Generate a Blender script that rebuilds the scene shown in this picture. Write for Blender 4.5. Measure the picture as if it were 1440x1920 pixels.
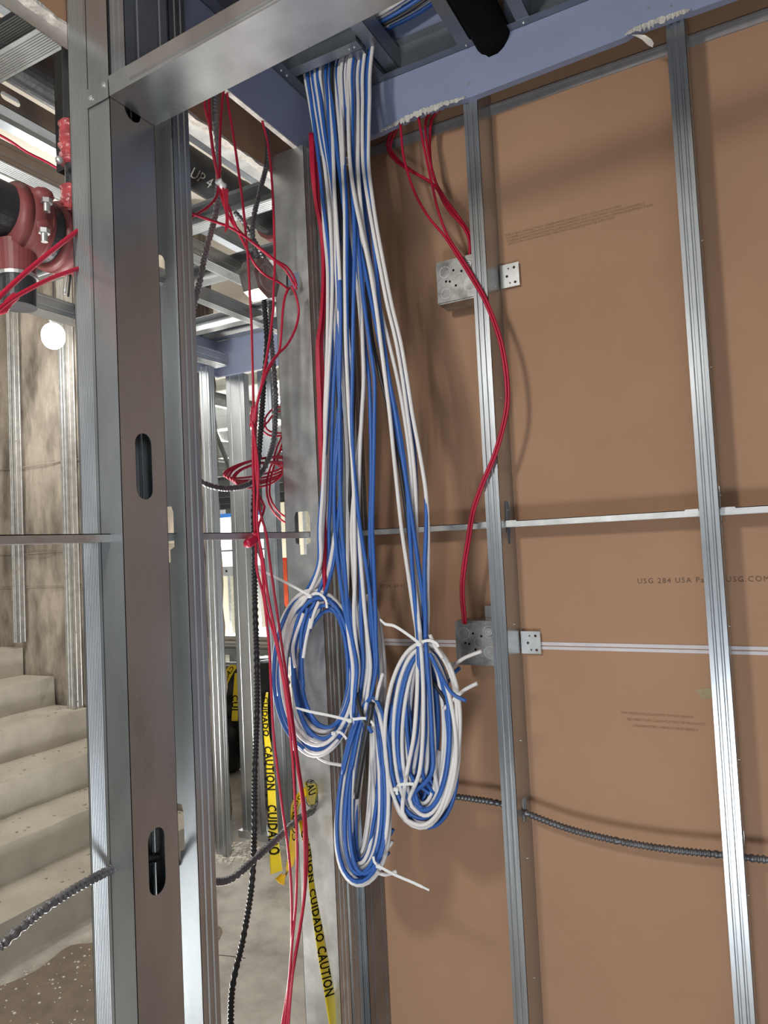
import bpy, bmesh, math, random
from mathutils import Vector, Matrix
random.seed(7)
R = math.radians
scn = bpy.context.scene
COL = scn.collection
for o in list(bpy.data.objects): bpy.data.objects.remove(o)

# ------------------------------------------------------------------ camera
FPX, YAW, PITCH, ROLL, CH = 1328.1, .48696, .04732, -.04839, 1.44768
cy_, sy_, cp_, sp_ = math.cos(YAW), math.sin(YAW), math.cos(PITCH), math.sin(PITCH)
FW = Vector((-sy_*cp_, cy_*cp_, sp_)); r0 = Vector((cy_, sy_, 0)); u0 = r0.cross(FW)
RT = r0*math.cos(ROLL)+u0*math.sin(ROLL); UP = -r0*math.sin(ROLL)+u0*math.cos(ROLL)
CP = Vector((0, 0, CH))
cam = bpy.data.cameras.new('camera'); camo = bpy.data.objects.new('camera', cam); COL.objects.link(camo)
M = Matrix((RT, UP, -FW)).transposed().to_4x4(); M.translation = CP; camo.matrix_world = M
cam.sensor_fit = 'VERTICAL'; cam.sensor_height = 36; cam.lens = FPX/1920*36; cam.clip_start = .05; cam.clip_end = 100
scn.camera = camo

# ------------------------------------------------------------------ light
scn.view_settings.view_transform = 'Standard'; scn.view_settings.look = 'None'
scn.view_settings.gamma = 1; scn.view_settings.use_curve_mapping = False
scn.view_settings.exposure = 0.0
w = bpy.data.worlds.new('world'); scn.world = w; w.use_nodes = True
WN = w.node_tree.nodes; WL = w.node_tree.links; bg = WN['Background']; bg.inputs[1].default_value = .29
tcw = WN.new('ShaderNodeTexCoord'); sep = WN.new('ShaderNodeSeparateXYZ'); WL.new(tcw.outputs['Generated'], sep.inputs[0])
nw = WN.new('ShaderNodeTexNoise'); nw.inputs['Scale'].default_value = 2.6; nw.inputs['Detail'].default_value = 3; WL.new(tcw.outputs['Generated'], nw.inputs['Vector'])
aw = WN.new('ShaderNodeMath'); aw.operation = 'MULTIPLY_ADD'; WL.new(nw.outputs['Fac'], aw.inputs[0]); aw.inputs[1].default_value = .9; WL.new(sep.outputs['Z'], aw.inputs[2])
rw = WN.new('ShaderNodeValToRGB'); WL.new(aw.outputs[0], rw.inputs[0])
rw.color_ramp.elements[0].position = .10; rw.color_ramp.elements[0].color = (.46, .47, .47, 1)
rw.color_ramp.elements[1].position = 1.0; rw.color_ramp.elements[1].color = (.16, .18, .22, 1)
for pos, c in ((.36, (.95, 1.0, 1.08, 1)), (.50, (1.9, 1.98, 2.06, 1)), (.64, (.62, .66, .72, 1))):
    e = rw.color_ramp.elements.new(pos); e.color = c
WL.new(rw.outputs[0], bg.inputs[0])

def area(name, loc, tgt, size, power, col=(1, 1, 1), sy=None):
    l = bpy.data.lights.new(name, 'AREA'); l.energy = power; l.color = col; l.size = size
    if sy: l.shape = 'RECTANGLE'; l.size_y = sy
    o = bpy.data.objects.new(name, l); COL.objects.link(o); o.location = loc
    o.rotation_euler = (Vector(tgt)-Vector(loc)).to_track_quat('-Z', 'Y').to_euler(); return o
area('work_light_near', (-.67, -.42, 2.17), (-.45, 1.4, 1.2), .16, 13, (1, .96, .90))
area('room_light_low', (-.05, -.95, .22), (-.25, 1.4, .45), .45, 22, (.88, .94, 1))
area('room_light_behind', (1.0, -2.8, 1.3), (-.3, 1.4, 1.0), 1.6, 9, (.93, .96, 1), 1.2)
area('stair_light', (-3.6, .2, 2.9), (-3.4, 2.2, .4), 1.0, 30, (1, .97, .9))
area('hall_light', (-5.2, 6.6, 3.05), (-3.2, 3.6, .6), 1.4, 190, (1, .99, .96), 1.0)
area('hall_floor_bounce', (-6.0, 7.5, .12), (-6.0, 7.5, 3), 4.5, 260, (1, .98, .94))
area('corridor_fill', (-1.75, 1.5, .25), (-1.7, 1.5, 3), .9, 60, (1, .97, .93))  # added upward fill brightening slab and track undersides; no lamp stands here
area('floor_light', (-1.75, 2.15, 2.3), (-1.75, 2.3, 0), .5, 4, (1, .98, .95))

# ------------------------------------------------------------------ pixel helpers (a pixel of the photograph to a 3-D point on a known plane)
def ray(x, y): return FW+RT*((x-720)/FPX)-UP*((y-960)/FPX)
def aY(x, y, v): d = ray(x, y); return CP+d*(v/d.y)
def aX(x, y, v): d = ray(x, y); return CP+d*(v/d.x)
def aZ(x, y, v): d = ray(x, y); return CP+d*((v-CH)/d.z)

# ------------------------------------------------------------------ materials
def mat(name, base, rough=.6, metal=0, var=.12, scale=8, bump=0, bscale=60, stretch=(1, 1, 1), base2=None, spec=.5, rvar=0, emit=0, thr=None):
    m = bpy.data.materials.new(name); m.use_nodes = True; nt = m.node_tree; N = nt.nodes; L = nt.links
    b = N['Principled BSDF']; b.inputs['Roughness'].default_value = rough; b.inputs['Metallic'].default_value = metal
    b.inputs['Specular IOR Level'].default_value = spec
    tc = N.new('ShaderNodeTexCoord'); mp = N.new('ShaderNodeMapping'); mp.inputs['Scale'].default_value = stretch
    L.new(tc.outputs['Object'], mp.inputs[0])
    n = N.new('ShaderNodeTexNoise'); n.inputs['Scale'].default_value = scale; n.inputs['Detail'].default_value = 6
    n.inputs['Roughness'].default_value = .6
    L.new(mp.outputs[0], n.inputs['Vector'])
    rp = N.new('ShaderNodeValToRGB'); c1 = tuple(base)
    c2 = tuple(base2) if base2 else tuple(min(1, c*(1-2*var)) for c in base)
    a, z = thr if thr else (.32, .68)
    rp.color_ramp.elements[0].position = a; rp.color_ramp.elements[1].position = z
    rp.color_ramp.elements[0].color = (*c2, 1); rp.color_ramp.elements[1].color = (*c1, 1)
    L.new(n.outputs['Fac'], rp.inputs[0]); L.new(rp.outputs[0], b.inputs['Base Color'])
    if rvar:
        mr = N.new('ShaderNodeMapRange'); mr.inputs[3].default_value = rough-rvar; mr.inputs[4].default_value = rough+rvar
        L.new(n.outputs['Fac'], mr.inputs[0]); L.new(mr.outputs[0], b.inputs['Roughness'])
    if bump:
        n2 = N.new('ShaderNodeTexNoise'); n2.inputs['Scale'].default_value = bscale; n2.inputs['Detail'].default_value = 5
        L.new(mp.outputs[0], n2.inputs['Vector'])
        bp = N.new('ShaderNodeBump'); bp.inputs['Strength'].default_value = bump; bp.inputs['Distance'].default_value = .01
        L.new(n2.outputs['Fac'], bp.inputs['Height']); L.new(bp.outputs[0], b.inputs['Normal'])
    if emit:
        b.inputs['Emission Color'].default_value = (*c1, 1); b.inputs['Emission Strength'].default_value = emit
    return m
GALV = mat('galvanised_steel', (.55, .58, .60), .30, .86, .15, 6, 0, 30, (1, 1, .35), rvar=.11)
GALV2 = mat('galvanised_spangle', (.66, .67, .66), .42, .85, .14, 26, 0, 60, rvar=.1)
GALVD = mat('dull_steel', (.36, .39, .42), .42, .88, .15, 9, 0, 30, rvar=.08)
BOXM = mat('box_steel', (.50, .50, .48), .4, .88, .26, 30, .05, 60, rvar=.12)
BROWN = mat('brown_board_paper', (.455, .272, .170), .85, 0, .05, 2.2, .03, 180, (1, 1, 1), base2=(.395, .232, .142), spec=.2)
PURP = mat('blue_board_paper', (.285, .325, .47), .8, 0, .04, 5, .02, 120, spec=.25)
GYP = mat('gypsum_core', (.80, .76, .70), .95, 0, .2, 50, .6, 90)
PAPER = mat('torn_paper', (.84, .80, .72), .9, 0, .12, 40, .2, 60)
STRIPW = mat('white_joint', (.72, .68, .70), .7, 0, .06, 20)
STRIPG = mat('grey_joint', (.42, .40, .40), .6, .2, .1, 20)
CONC = mat('concrete_floor', (.56, .53, .485), .85, 0, .12, 4.5, .5, 25, base2=(.34, .315, .28), thr=(.36, .60))
CONCW = mat('concrete_wall', (.40, .345, .28), .9, 0, .2, 5.5, 1.0, 14, (1, 1, .40), base2=(.11, .092, .072), thr=(.34, .60))
CONCS = mat('concrete_stair', (.52, .485, .41), .9, 0, .18, 5, .5, 22, base2=(.40, .37, .31))
CEIL = mat('ceiling_concrete', (.70, .64, .55), .9, 0, .07, 2, .2, 12, (1, .4, 1))
BLUE = mat('blue_jacket', (.030, .122, .43), .42, 0, .08, 20, spec=.5)
WHITE = mat('white_jacket', (.76, .73, .71), .45, 0, .04, 20, spec=.5)
BLACK = mat('black_jacket', (.02, .02, .022), .45, 0, .1, 20)
REDC = mat('red_jacket', (.50, .007, .042), .42, 0, .08, 20)
TIE = mat('clear_nylon', (.80, .80, .78), .35, 0, .04, 20)
FLEX = mat('flex_steel', (.22, .22, .23), .42, .75, .2, 40)
FLEXG = mat('flex_grey', (.34, .34, .35), .45, .7, .15, 40)
PIPEB = mat('black_pipe', (.035, .037, .042), .45, .1, .2, 12, .15, 50)
PIPEF = mat('foam_black', (.008, .008, .009), .95, 0, .2, 30, .3, 60, spec=.1)
REDP = mat('red_paint', (.22, .05, .05), .5, 0, .15, 14, .15, 30)
REDW = mat('red_wrap', (.55, .09, .10), .3, 0, .3, 40, .9, 30)
YEL = mat('yellow_tape', (.80, .62, .015), .3, 0, .04, 30, .15, 20, spec=.6)
INK = mat('black_ink', (.012, .012, .012), .9, 0, 0, 10, spec=.08)
PRINT = mat('faded_print', (.15, .095, .065), .9, 0, .0, 10)
PRINTF = mat('faint_print', (.27, .165, .105), .9, 0, .0, 10)
STAIN = mat('paint_stain', (.42, .35, .20), .9, 0, .1, 60)
ORANGE = mat('orange_plastic', (.90, .12, .04), .5, 0, .2, 6)
BLKBAG = mat('black_bag', (.015, .016, .018), .4, 0, .2, 10, .9, 14)
WOOD = mat('plywood', (.33, .20, .13), .8, 0, .1, 8)
BEIGE = mat('beige_board', (.72, .67, .52), .9, 0, .06, 3)
DECK = mat('deck_steel', (.82, .82, .78), .6, .1, .06, 4)
JOISTM = mat('joist_steel', (.42, .44, .43), .6, .4, .1, 6)
CHALK = mat('chalk_mark', (.62, .62, .60), .9, 0, .2, 90)
DAY = bpy.data.materials.new('daylight_glass'); DAY.use_nodes = True
DAY.node_tree.nodes['Principled BSDF'].inputs['Emission Color'].default_value = (.97, .99, 1, 1)
DAY.node_tree.nodes['Principled BSDF'].inputs['Emission Strength'].default_value = 1.6
LAMPM = bpy.data.materials.new('lamp_glow'); LAMPM.use_nodes = True
LAMPM.node_tree.nodes['Principled BSDF'].inputs['Emission Color'].default_value = (.95, 1, 1, 1)
LAMPM.node_tree.nodes['Principled BSDF'].inputs['Emission Strength'].default_value = 30

# ------------------------------------------------------------------ mesh helpers
def link(name, me, m, parent=None, smooth=False):
    o = bpy.data.objects.new(name, me); COL.objects.link(o)
    if m: me.materials.append(m)
    if smooth:
        for p in me.polygons: p.use_smooth = True
    if parent: o.parent = parent
    return o
def tag(o, label=None, cat=None, group=None, kind=None):
    if label: o['label'] = label
    if cat: o['category'] = cat
    if group: o['group'] = group
    if kind: o['kind'] = kind
    return o
def empty(name, loc=(0, 0, 0)):
    o = bpy.data.objects.new(name, None); o.empty_display_size = .05; COL.objects.link(o); return o
def fin(bm, name, m, parent=None, smooth=False, norm=True):
    if norm: bmesh.ops.recalc_face_normals(bm, faces=bm.faces)
    me = bpy.data.meshes.new(name); bm.to_mesh(me); bm.free(); return link(name, me, m, parent, smooth)
def bx(bm, x0, x1, y0, y1, z0, z1):
    v = [bm.verts.new(p) for p in [(x0,y0,z0),(x1,y0,z0),(x1,y1,z0),(x0,y1,z0),(x0,y0,z1),(x1,y0,z1),(x1,y1,z1),(x0,y1,z1)]]
    for f in [(0,3,2,1),(4,5,6,7),(0,1,5,4),(1,2,6,5),(2,3,7,6),(3,0,4,7)]: bm.faces.new([v[i] for i in f])
def box(name, m, b, parent=None, bev=0):
    bm = bmesh.new(); bx(bm, *b)
    if bev: bmesh.ops.bevel(bm, geom=bm.edges[:], offset=bev, segments=2, affect='EDGES')
    return fin(bm, name, m, parent)
def ext(bm, poly, O, A, B, T, L):
    """closed 2-D polygon (a,b) swept along T for L"""
    O = Vector(O); A = Vector(A); B = Vector(B); T = Vector(T)
    lo = [bm.verts.new(O+A*a+B*b) for a, b in poly]; hi = [bm.verts.new(O+A*a+B*b+T*L) for a, b in poly]
    n = len(poly)
    for i in range(n): bm.faces.new((lo[i], lo[(i+1) % n], hi[(i+1) % n], hi[i]))
    bm.faces.new(lo); bm.faces.new(hi[::-1])
def strip(pl, t):
    """thick open strip from a 2-D polyline"""
    out = []; inn = []
    for i, p in enumerate(pl):
        p = Vector(p); d = Vector((0, 0))
        if i: d += (p-Vector(pl[i-1])).normalized()
        if i < len(pl)-1: d += (Vector(pl[i+1])-p).normalized()
        d.normalize(); n = Vector((-d.y, d.x)); k = 1
        if 0 < i < len(pl)-1:
            c = d.dot((p-Vector(pl[i-1])).normalized()); k = 1/max(.5, c)
        out.append(tuple(p)); inn.append(tuple(p+n*t*k))
    return out+inn[::-1]
def oval(w, h, n=8, key=False):
    if key:
        a, b = w/2, h/2; c = .45*a
        return [(-a, -b*.45), (-c, -b*.55), (-c, -b), (c, -b), (c, -b*.55), (a, -b*.45), (a, b*.75), (a*.8, b), (-a*.8, b), (-a, b*.75)]
    r = w/2; pts = []
    for i in range(n+1): t = math.pi*i/n; pts.append((r*math.cos(t), h/2-r+r*math.sin(t)))
    for i in range(n+1): t = math.pi+math.pi*i/n; pts.append((r*math.cos(t), -h/2+r+r*math.sin(t)))
    return pts
def plate(bm, O, U, V, outer, holes, th, Nn):
    O = Vector(O); U = Vector(U); V = Vector(V); Nn = Vector(Nn)
    b2 = bmesh.new(); es = []
    for loop in [outer]+holes:
        vs = [b2.verts.new((p[0], p[1], 0)) for p in loop]
        for i in range(len(vs)): es.append(b2.edges.new((vs[i], vs[(i+1) % len(vs)])))
    bmesh.ops.triangle_fill(b2, edges=es, use_beauty=True, use_dissolve=False)
    b2.verts.index_update()
    lo = {v: bm.verts.new(O+U*v.co.x+V*v.co.y) for v in b2.verts}; hi = {v: bm.verts.new(O+U*v.co.x+V*v.co.y+Nn*th) for v in b2.verts}
    for f in b2.faces:
        bm.faces.new([lo[v] for v in f.verts]); bm.faces.new([hi[v] for v in reversed(f.verts)])
    for e in b2.edges:
        if len(e.link_faces) < 2: a, b = e.verts; bm.faces.new((lo[a], lo[b], hi[b], hi[a]))
    b2.free()
def channel(bm, O, A, B, T, L, D=.092, F=.032, lip=.007, ribs=0, groove=True, holes=(), t=.0009, wr=True):
    """C section: web along B at O, flanges along A, length along T; holes = (pos along T, width, height, key)"""
    O = Vector(O); A = Vector(A); B = Vector(B); T = Vector(T)
    def fl(flip):
        pts = [(0, 0)]
        g = .0016
        if ribs:
            for i in range(ribs):
                c = F*(.12+.76*i/ribs); d = F*.76/ribs
                pts += [(c, 0), (c+d*.3, g*.7), (c+d*.6, 0)]
        elif groove:
            for c in (.30, .66): pts += [(F*c-.002, 0), (F*c, g), (F*c+.0022, g), (F*c+.004, 0)]
        pts += [(F, 0)]
        if lip: pts += [(F, lip)]
        return pts
    p = fl(0)
    ext(bm, strip(p, t), O, A, B, T, L)
    ext(bm, strip(p, t), O+B*D, A, -B, T, L)
    if holes:
        outer = [(0, 0), (D, 0), (D, L), (0, L)]
        hs = [[(x+D*.5+(h[4] if len(h) > 4 else 0), y+h[0]) for x, y in oval(h[1], h[2], key=h[3])] for h in holes]
        plate(bm, O, B, T, outer, hs, t, A)
    else:
        q = [(0, 0)]
        if wr and D > .05:
            for c in (.22, .74): q += [(0, D*c), (.0015, D*c+.002), (.0015, D*c+.006), (0, D*c+.008)]
        q += [(0, D)]
        ext(bm, strip(q[::-1], t), O, A, B, T, L)
def cpath(pts, step=.012):
    """Catmull-Rom resample in 3-D"""
    P = [Vector(p) for p in pts]; P = [P[0]*2-P[1]]+P+[P[-1]*2-P[-2]]; out = []
    for i in range(1, len(P)-2):
        a, b, c, d = P[i-1:i+3]; n = max(2, int((c-b).length/step))
        for k in range(n):
            t = k/n
            out.append(.5*((2*b)+(c-a)*t+(2*a-5*b+4*c-d)*t*t+(3*b-a-3*c+d)*t**3))
    out.append(P[-2]); return out
def tube(bm, path, rad, n=8, cap=True):
    """rad: number or function(distance)"""
    T = None; N_ = None; prev = None; s = 0; first = None
    for i, p in enumerate(path):
        d = (path[min(i+1, len(path)-1)]-path[max(i-1, 0)])
        if d.length < 1e-9: continue
        d.normalize()
        if N_ is None:
            N_ = d.orthogonal().normalized()
        else: N_ = (N_-d*N_.dot(d)).normalized()
        Bv = d.cross(N_)
        if i: s += (p-path[i-1]).length
        r = rad(s) if callable(rad) else rad
        ring = [bm.verts.new(p+(N_*math.cos(2*math.pi*k/n)+Bv*math.sin(2*math.pi*k/n))*r) for k in range(n)]
        if prev:
            for k in range(n): bm.faces.new((prev[k], prev[(k+1) % n], ring[(k+1) % n], ring[k]))
        else: first = ring
        prev = ring
    if cap and prev: bm.faces.new(first[::-1]); bm.faces.new(prev)
def cable(name, pts, r, m, parent=None, step=.012, n=8):
    bm = bmesh.new(); tube(bm, cpath(pts, step), r, n); return fin(bm, name, m, parent, True, False)
def flex(name, pts, r, m, parent=None, pitch=.0072):
    bm = bmesh.new(); pa = cpath(pts, pitch/4)
    # even resample so that each ridge has four rings
    out = [pa[0]]; acc = 0
    for i in range(1, len(pa)):
        acc += (pa[i]-pa[i-1]).length
        if acc >= pitch/4: out.append(pa[i]); acc = 0
    prof = [1.0, 1.0, .74, .74]
    cnt = [0]
    def rr(s): cnt[0] += 1; return r*prof[cnt[0] % 4]
    tube(bm, out, rr, 12); return fin(bm, name, m, parent, True, False)
def cyl(bm, a, b, r, n=20, r2=None):
    a = Vector(a); b = Vector(b); d = (b-a).normalized(); N_ = d.orthogonal().normalized(); Bv = d.cross(N_); r2 = r if r2 is None else r2
    A = [bm.verts.new(a+(N_*math.cos(2*math.pi*k/n)+Bv*math.sin(2*math.pi*k/n))*r) for k in range(n)]
    C = [bm.verts.new(b+(N_*math.cos(2*math.pi*k/n)+Bv*math.sin(2*math.pi*k/n))*r2) for k in range(n)]
    for k in range(n): bm.faces.new((A[k], A[(k+1) % n], C[(k+1) % n], C[k]))
    bm.faces.new(A[::-1]); bm.faces.new(C)
def cylo(name, a, b, r, m, parent=None, n=20, r2=None):
    bm = bmesh.new(); cyl(bm, a, b, r, n, r2); return fin(bm, name, m, parent)
def ring(bm, c, nrm, r, w, th=.001, n=24):
    nrm = Vector(nrm).normalized(); N_ = nrm.orthogonal().normalized(); Bv = nrm.cross(N_); c = Vector(c)
    R_ = []
    for rr, h in ((r-w, 0), (r-w, th), (r, th), (r, 0)):
        R_.append([bm.verts.new(c+nrm*h+(N_*math.cos(2*math.pi*k/n)+Bv*math.sin(2*math.pi*k/n))*rr) for k in range(n)])
    for i in range(4):
        for k in range(n): bm.faces.new((R_[i][k], R_[i][(k+1) % n], R_[(i+1) % 4][(k+1) % n], R_[(i+1) % 4][k]))
def text_mesh(s, size, xs=1.0, bold=0):
    """letters as flat triangles in the XY plane; returns list of (verts, faces)"""
    c = bpy.data.curves.new('t', 'FONT'); c.body = s; c.size = size; c.resolution_u = 2; c.space_character = xs; c.offset = bold*size
    o = bpy.data.objects.new('t', c); COL.objects.link(o)
    dg = bpy.context.evaluated_depsgraph_get(); me = o.evaluated_get(dg).to_mesh()
    v = [tuple(p.co) for p in me.vertices]; f = [tuple(p.vertices) for p in me.polygons]
    o.evaluated_get(dg).to_mesh_clear(); bpy.data.objects.remove(o); return v, f
def screw(p, nrm, parent, r=.0042, name='screw'):
    bm = bmesh.new(); nrm = Vector(nrm); p = Vector(p); cyl(bm, p, p+nrm*.0012, r, 12); cyl(bm, p+nrm*.0012, p+nrm*.003, r*.75, 12, r*.5)
    return fin(bm, name, GALV2, parent)

D0 = 1.398                      # near face of the studs on the board wall
YB = 1.490                      # face of the brown board behind them
XP0, XP1 = -.939, -.847         # the two faces of the side partition
# ================================================================== THE SETTING
def struct(o, label=None): tag(o, label, None, None, 'structure'); return o
struct(box('floor', CONC, (-17, 2.5, -3.5, 20, -.12, 0)))
struct(box('ceiling', CEIL, (-5.5, 2.5, -3.5, 5.2, 3.30, 3.45)))
wb = struct(box('wall_back', BROWN, (-.905, 1.8, YB, YB+.025, 0, 3.3)))
box('joint_upper_lip', STRIPW, (-.83, 1.8, YB-.002, YB+.001, 1.2205, 1.2275), wb)
box('joint_lower_lip', STRIPW, (-.83, 1.8, YB-.0015, YB+.001, 1.212, 1.2185), wb)
box('joint_trim', STRIPG, (-.90, 1.8, YB-.004, YB+.001, 2.392, 2.408), wb)
box('joint_trim_lip', STRIPG, (-.90, 1.8, YB-.007, YB+.001, 2.408, 2.413), wb)
def wall_text(s, x, z, size, m, name='printed_text', y=YB-.0008, xs=1.0, parent=wb, sx=1.0):
    v, f = text_mesh(s, size, xs); me = bpy.data.meshes.new(name)
    me.from_pydata([(x+a*sx, y, z+b) for a, b, c in v], [], f); return link(name, me, m, parent)
pA = aY(1195, 1093, YB)
wall_text('USG 284 USA Patent USG.COM', pA.x, pA.z-.001, .0145, PRINT, xs=1.22)
pB = aY(712, 1102, YB); wall_text('07/24  23:41', pB.x, pB.z, .0115, PRINT, xs=1.15)
pC = aY(947, 444, YB)
rows = ['TYPE X 5/8 IN (15.9 mm) THICK  UNDERWRITERS LABORATORIES  1/2 IN (12.7 mm) THICK',
        'CLASSIFIED AS TO SURFACE BURNING CHARACTERISTICS AND FLAME SPREAD 15 SMOKE DEVELOPED 0',
        'SURFACE BURNING CHARACTERISTICS APPLICABLE TO GYPSUM BOARD ONLY SMOKE DEVELOPED 0 FLAME',
        'ASTM C1396 GYPSUM BOARD FIRE RESISTANCE CLASSIFICATION SEE DIRECTORY']
for i, s in enumerate(rows): wall_text(s, pC.x+.002*i, pC.z-.0068*i, .0062, PRINTF, sx=1.0)
pD = aY(1165, 1338, YB)
for i, s in enumerate(['FIRE RESISTANCE CLASSIFIED GYPSUM BOARD', 'SEE DIRECTORY CLASSIFICATION OF PRODUCTS', 'UNDERWRITERS LABORATORIES DESIGN']):
    wall_text(s, pD.x+.01*i, pD.z-.012*i, .0065, PRINTF)
bm = bmesh.new(); ring(bm, aY(1352, 1363, YB-.0003), (0, -1, 0), .013, .0009, .0004); fin(bm, 'printed_mark', PRINTF, wb)
bm = bmesh.new(); c = aY(1325, 1300, YB); k = 16
vs = [bm.verts.new((c.x+(.016+.004*math.sin(3*t)+.003*math.cos(5*t))*math.cos(t), YB-.0005, c.z+(.012+.003*math.sin(2*t+1))*math.sin(t))) for t in [2*math.pi*i/k for i in range(k)]]
bm.faces.new(vs[::-1]); fin(bm, 'stain', STAIN, wb, norm=False)

# far concrete wall beside the stair, its rough right end
bm = bmesh.new(); bx(bm, -5.5, -2.545, 2.73, 2.93, 0, 3.3)
bmesh.ops.subdivide_edges(bm, edges=bm.edges[:], cuts=30, use_grid_fill=True)
for v in bm.verts:
    if v.co.x > -2.55: v.co.x += random.uniform(-.012, .012)
    if v.co.y < 2.74: v.co.y += random.uniform(-.006, .006)
wc = struct(fin(bm, 'wall_stair', CONCW))
for z in (1.30, 1.50, 2.02):
    bm = bmesh.new(); bx(bm, -5.4, -2.56, 2.721, 2.727, z, z+.004); fin(bm, 'form_line', CONCW, wc)
struct(box('wall_left', CONCW, (-5.6, -5.5, -3.5, 2.93, 0, 3.3)))
struct(box('wall_far', BEIGE, (-17, 2.5, 19.9, 20, 0, 3.5)))
struct(box('ceiling_far', DECK, (-17, 2.5, 5.2, 20, 3.45, 3.55)))
struct(box('ceiling_near_hall', DECK, (-17, -5.5, 2.93, 5.2, 3.45, 3.55)))
# stair: one flight
bm = bmesh.new(); n = 9; prof = [(-2.50, 0)]
for k in range(n): prof += [(-2.50-.28*k, .158*(k+1)), (-2.50-.28*(k+1), .158*(k+1))]
prof += [(-2.50-.28*n, 0)]
ext(bm, prof, (0, -1.2, 0), (1, 0, 0), (0, 0, 1), (0, 1, 0), 3.912)
bmesh.ops.subdivide_edges(bm, edges=[e for e in bm.edges if e.calc_length() > 3], cuts=40)
for v in bm.verts: v.co.x += random.uniform(-.005, .005); v.co.z += random.uniform(-.003, .003) if v.co.z > .01 else 0
st = tag(fin(bm, 'concrete_stair', CONCS), 'rough concrete stair rising to the left beyond the steel jamb', 'stairs')
# damp dirty patch on the floor near the stair foot
random.seed(11)
def blob(name, c, rx, ry, z, m, kind, lab, cat, k=160, j=.09):
    bm = bmesh.new(); ph = [random.uniform(0, 6) for _ in range(4)]
    vs = [bm.verts.new((c[0]+rx*(1+j*math.sin(3*t+ph[0])+j*.7*math.sin(7*t+ph[1])+j*.4*math.sin(13*t+ph[2]))*math.cos(t),
          c[1]+ry*(1+j*math.sin(4*t+ph[3])+j*.5*math.sin(9*t+ph[0]))*math.sin(t), z)) for t in [2*math.pi*i/k for i in range(k)]]
    vv = bmesh.ops.extrude_face_region(bm, geom=[bm.faces.new(vs)])['geom']
    for g in vv:
        if isinstance(g, bmesh.types.BMVert): g.co.z += .002
    return tag(fin(bm, name, m), lab, cat, None, kind)
WET = mat('damp_dirt', (.24, .19, .14), .55, 0, .15, 14, .2, 60, base2=(.16, .125, .09))
blob('damp_patch', (-2.06, 1.44), .40, .66, .0005, WET, 'stuff', 'dark damp dirt on the floor at the foot of the stair', 'dirt')
bm = bmesh.new()
for i in range(420):
    a = random.uniform(0, 6.28); q = math.sqrt(random.random())
    x = -2.06+.39*q*math.cos(a); y = 1.44+.62*q*math.sin(a); s = random.uniform(.001, .0035)
    bx(bm, x-s, x+s*random.uniform(.6, 2), y-s, y+s, .0024, .0024+s)
tag(fin(bm, 'plaster_crumbs', PAPER), 'white plaster crumbs scattered over the damp floor by the stair', 'debris', None, 'stuff')
bm = bmesh.new()
for i in range(260):
    p = aZ(random.gauss(425, 22), random.gauss(1597, 10), 0); s = random.uniform(.002, .009)
    if p.x < -2.42: continue
    bx(bm, p.x-s, p.x+s, p.y-s, p.y+s, 0, s*.8)
tag(fin(bm, 'gypsum_rubble', PAPER), 'heap of gypsum crumbs on the floor below the far studs', 'debris', None, 'stuff')
bm = bmesh.new()
for i in range(150):
    x = random.uniform(-3.6, -2.52); kk = int((-2.5-x)/.28)+1; s = random.uniform(.002, .006); y = random.uniform(1.4, 2.7)
    bx(bm, x-s, x+s, y-s, y+s, .158*kk-.001, .158*kk+s)
tag(fin(bm, 'stair_grit', CONCS), 'grit and crumbs lying on the concrete treads', 'debris', None, 'stuff')

# ================================================================== STUDS
def stud(name, lab, O, A, B, H, z0=0, m=GALV, group=None, cat='steel stud', **k):
    bm = bmesh.new(); channel(bm, (O[0], O[1], z0), A, B, (0, 0, 1), H-z0, **k)
    return tag(fin(bm, name, m), lab, cat, group)
X_, Y_, Z_ = (1, 0, 0), (0, 1, 0), (0, 0, 1); nX, nY = (-1, 0, 0), (0, -1, 0)
stud('steel_stud', 'ribbed steel stud, outer left half of the big front jamb post', (XP0, .7576, 0), X_, Y_, 3.28, F=.043, ribs=9, lip=.009)
jb = stud('steel_stud', 'steel jamb stud with two oval slots facing the opening, right half of the front post', (XP1, .7576, 0), nX, Y_, 3.28, F=.047, lip=.004, groove=False,
     holes=[(1.59, .034, .105, False), (.983, .034, .100, False), (2.165, .034, .036, False)], cat='steel stud')
stud('steel_stud', 'short steel stud standing above the left end of the header', (-.812, .7590, 0), nX, Y_, 3.28, z0=2.198, F=.031, lip=.004, m=GALVD)
stud('steel_stud', 'steel stud close behind the front jamb post, with square punch-outs', (XP0, .891, 0), Y_, X_, 3.28, m=GALV, F=.041, lip=.008,
     holes=[(1.484, .036, .095, True), (.985, .036, .10, True), (1.94, .036, .06, False)])
HA = aY(584, 1488, 1.298); HB = aY(549, 532, 1.298)
s3 = stud('steel_stud', 'wide steel stud behind the hanging cables, punch-outs in its web', (XP0, 1.298, 0), Y_, X_, 2.352, m=GALV2, F=.041, lip=.008,
     holes=[(1.484, .040, .095, True), (HA.z, .034, .062, False, HA.x-XP0-.046), (HB.z, .036, .05, True, HB.x-XP0-.046)])
stud('steel_stud', 'steel stud at the corner, doubled against the wide stud', (-.897, 1.392, 0), nY, X_, 2.352, m=GALV, F=.041, D=.050, lip=.006)
stud('steel_stud', 'corner steel stud on the brown board wall, left of all wall studs', (-.835, D0, 0), nX, Y_, 2.37, m=GALVD, F=.032)
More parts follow.
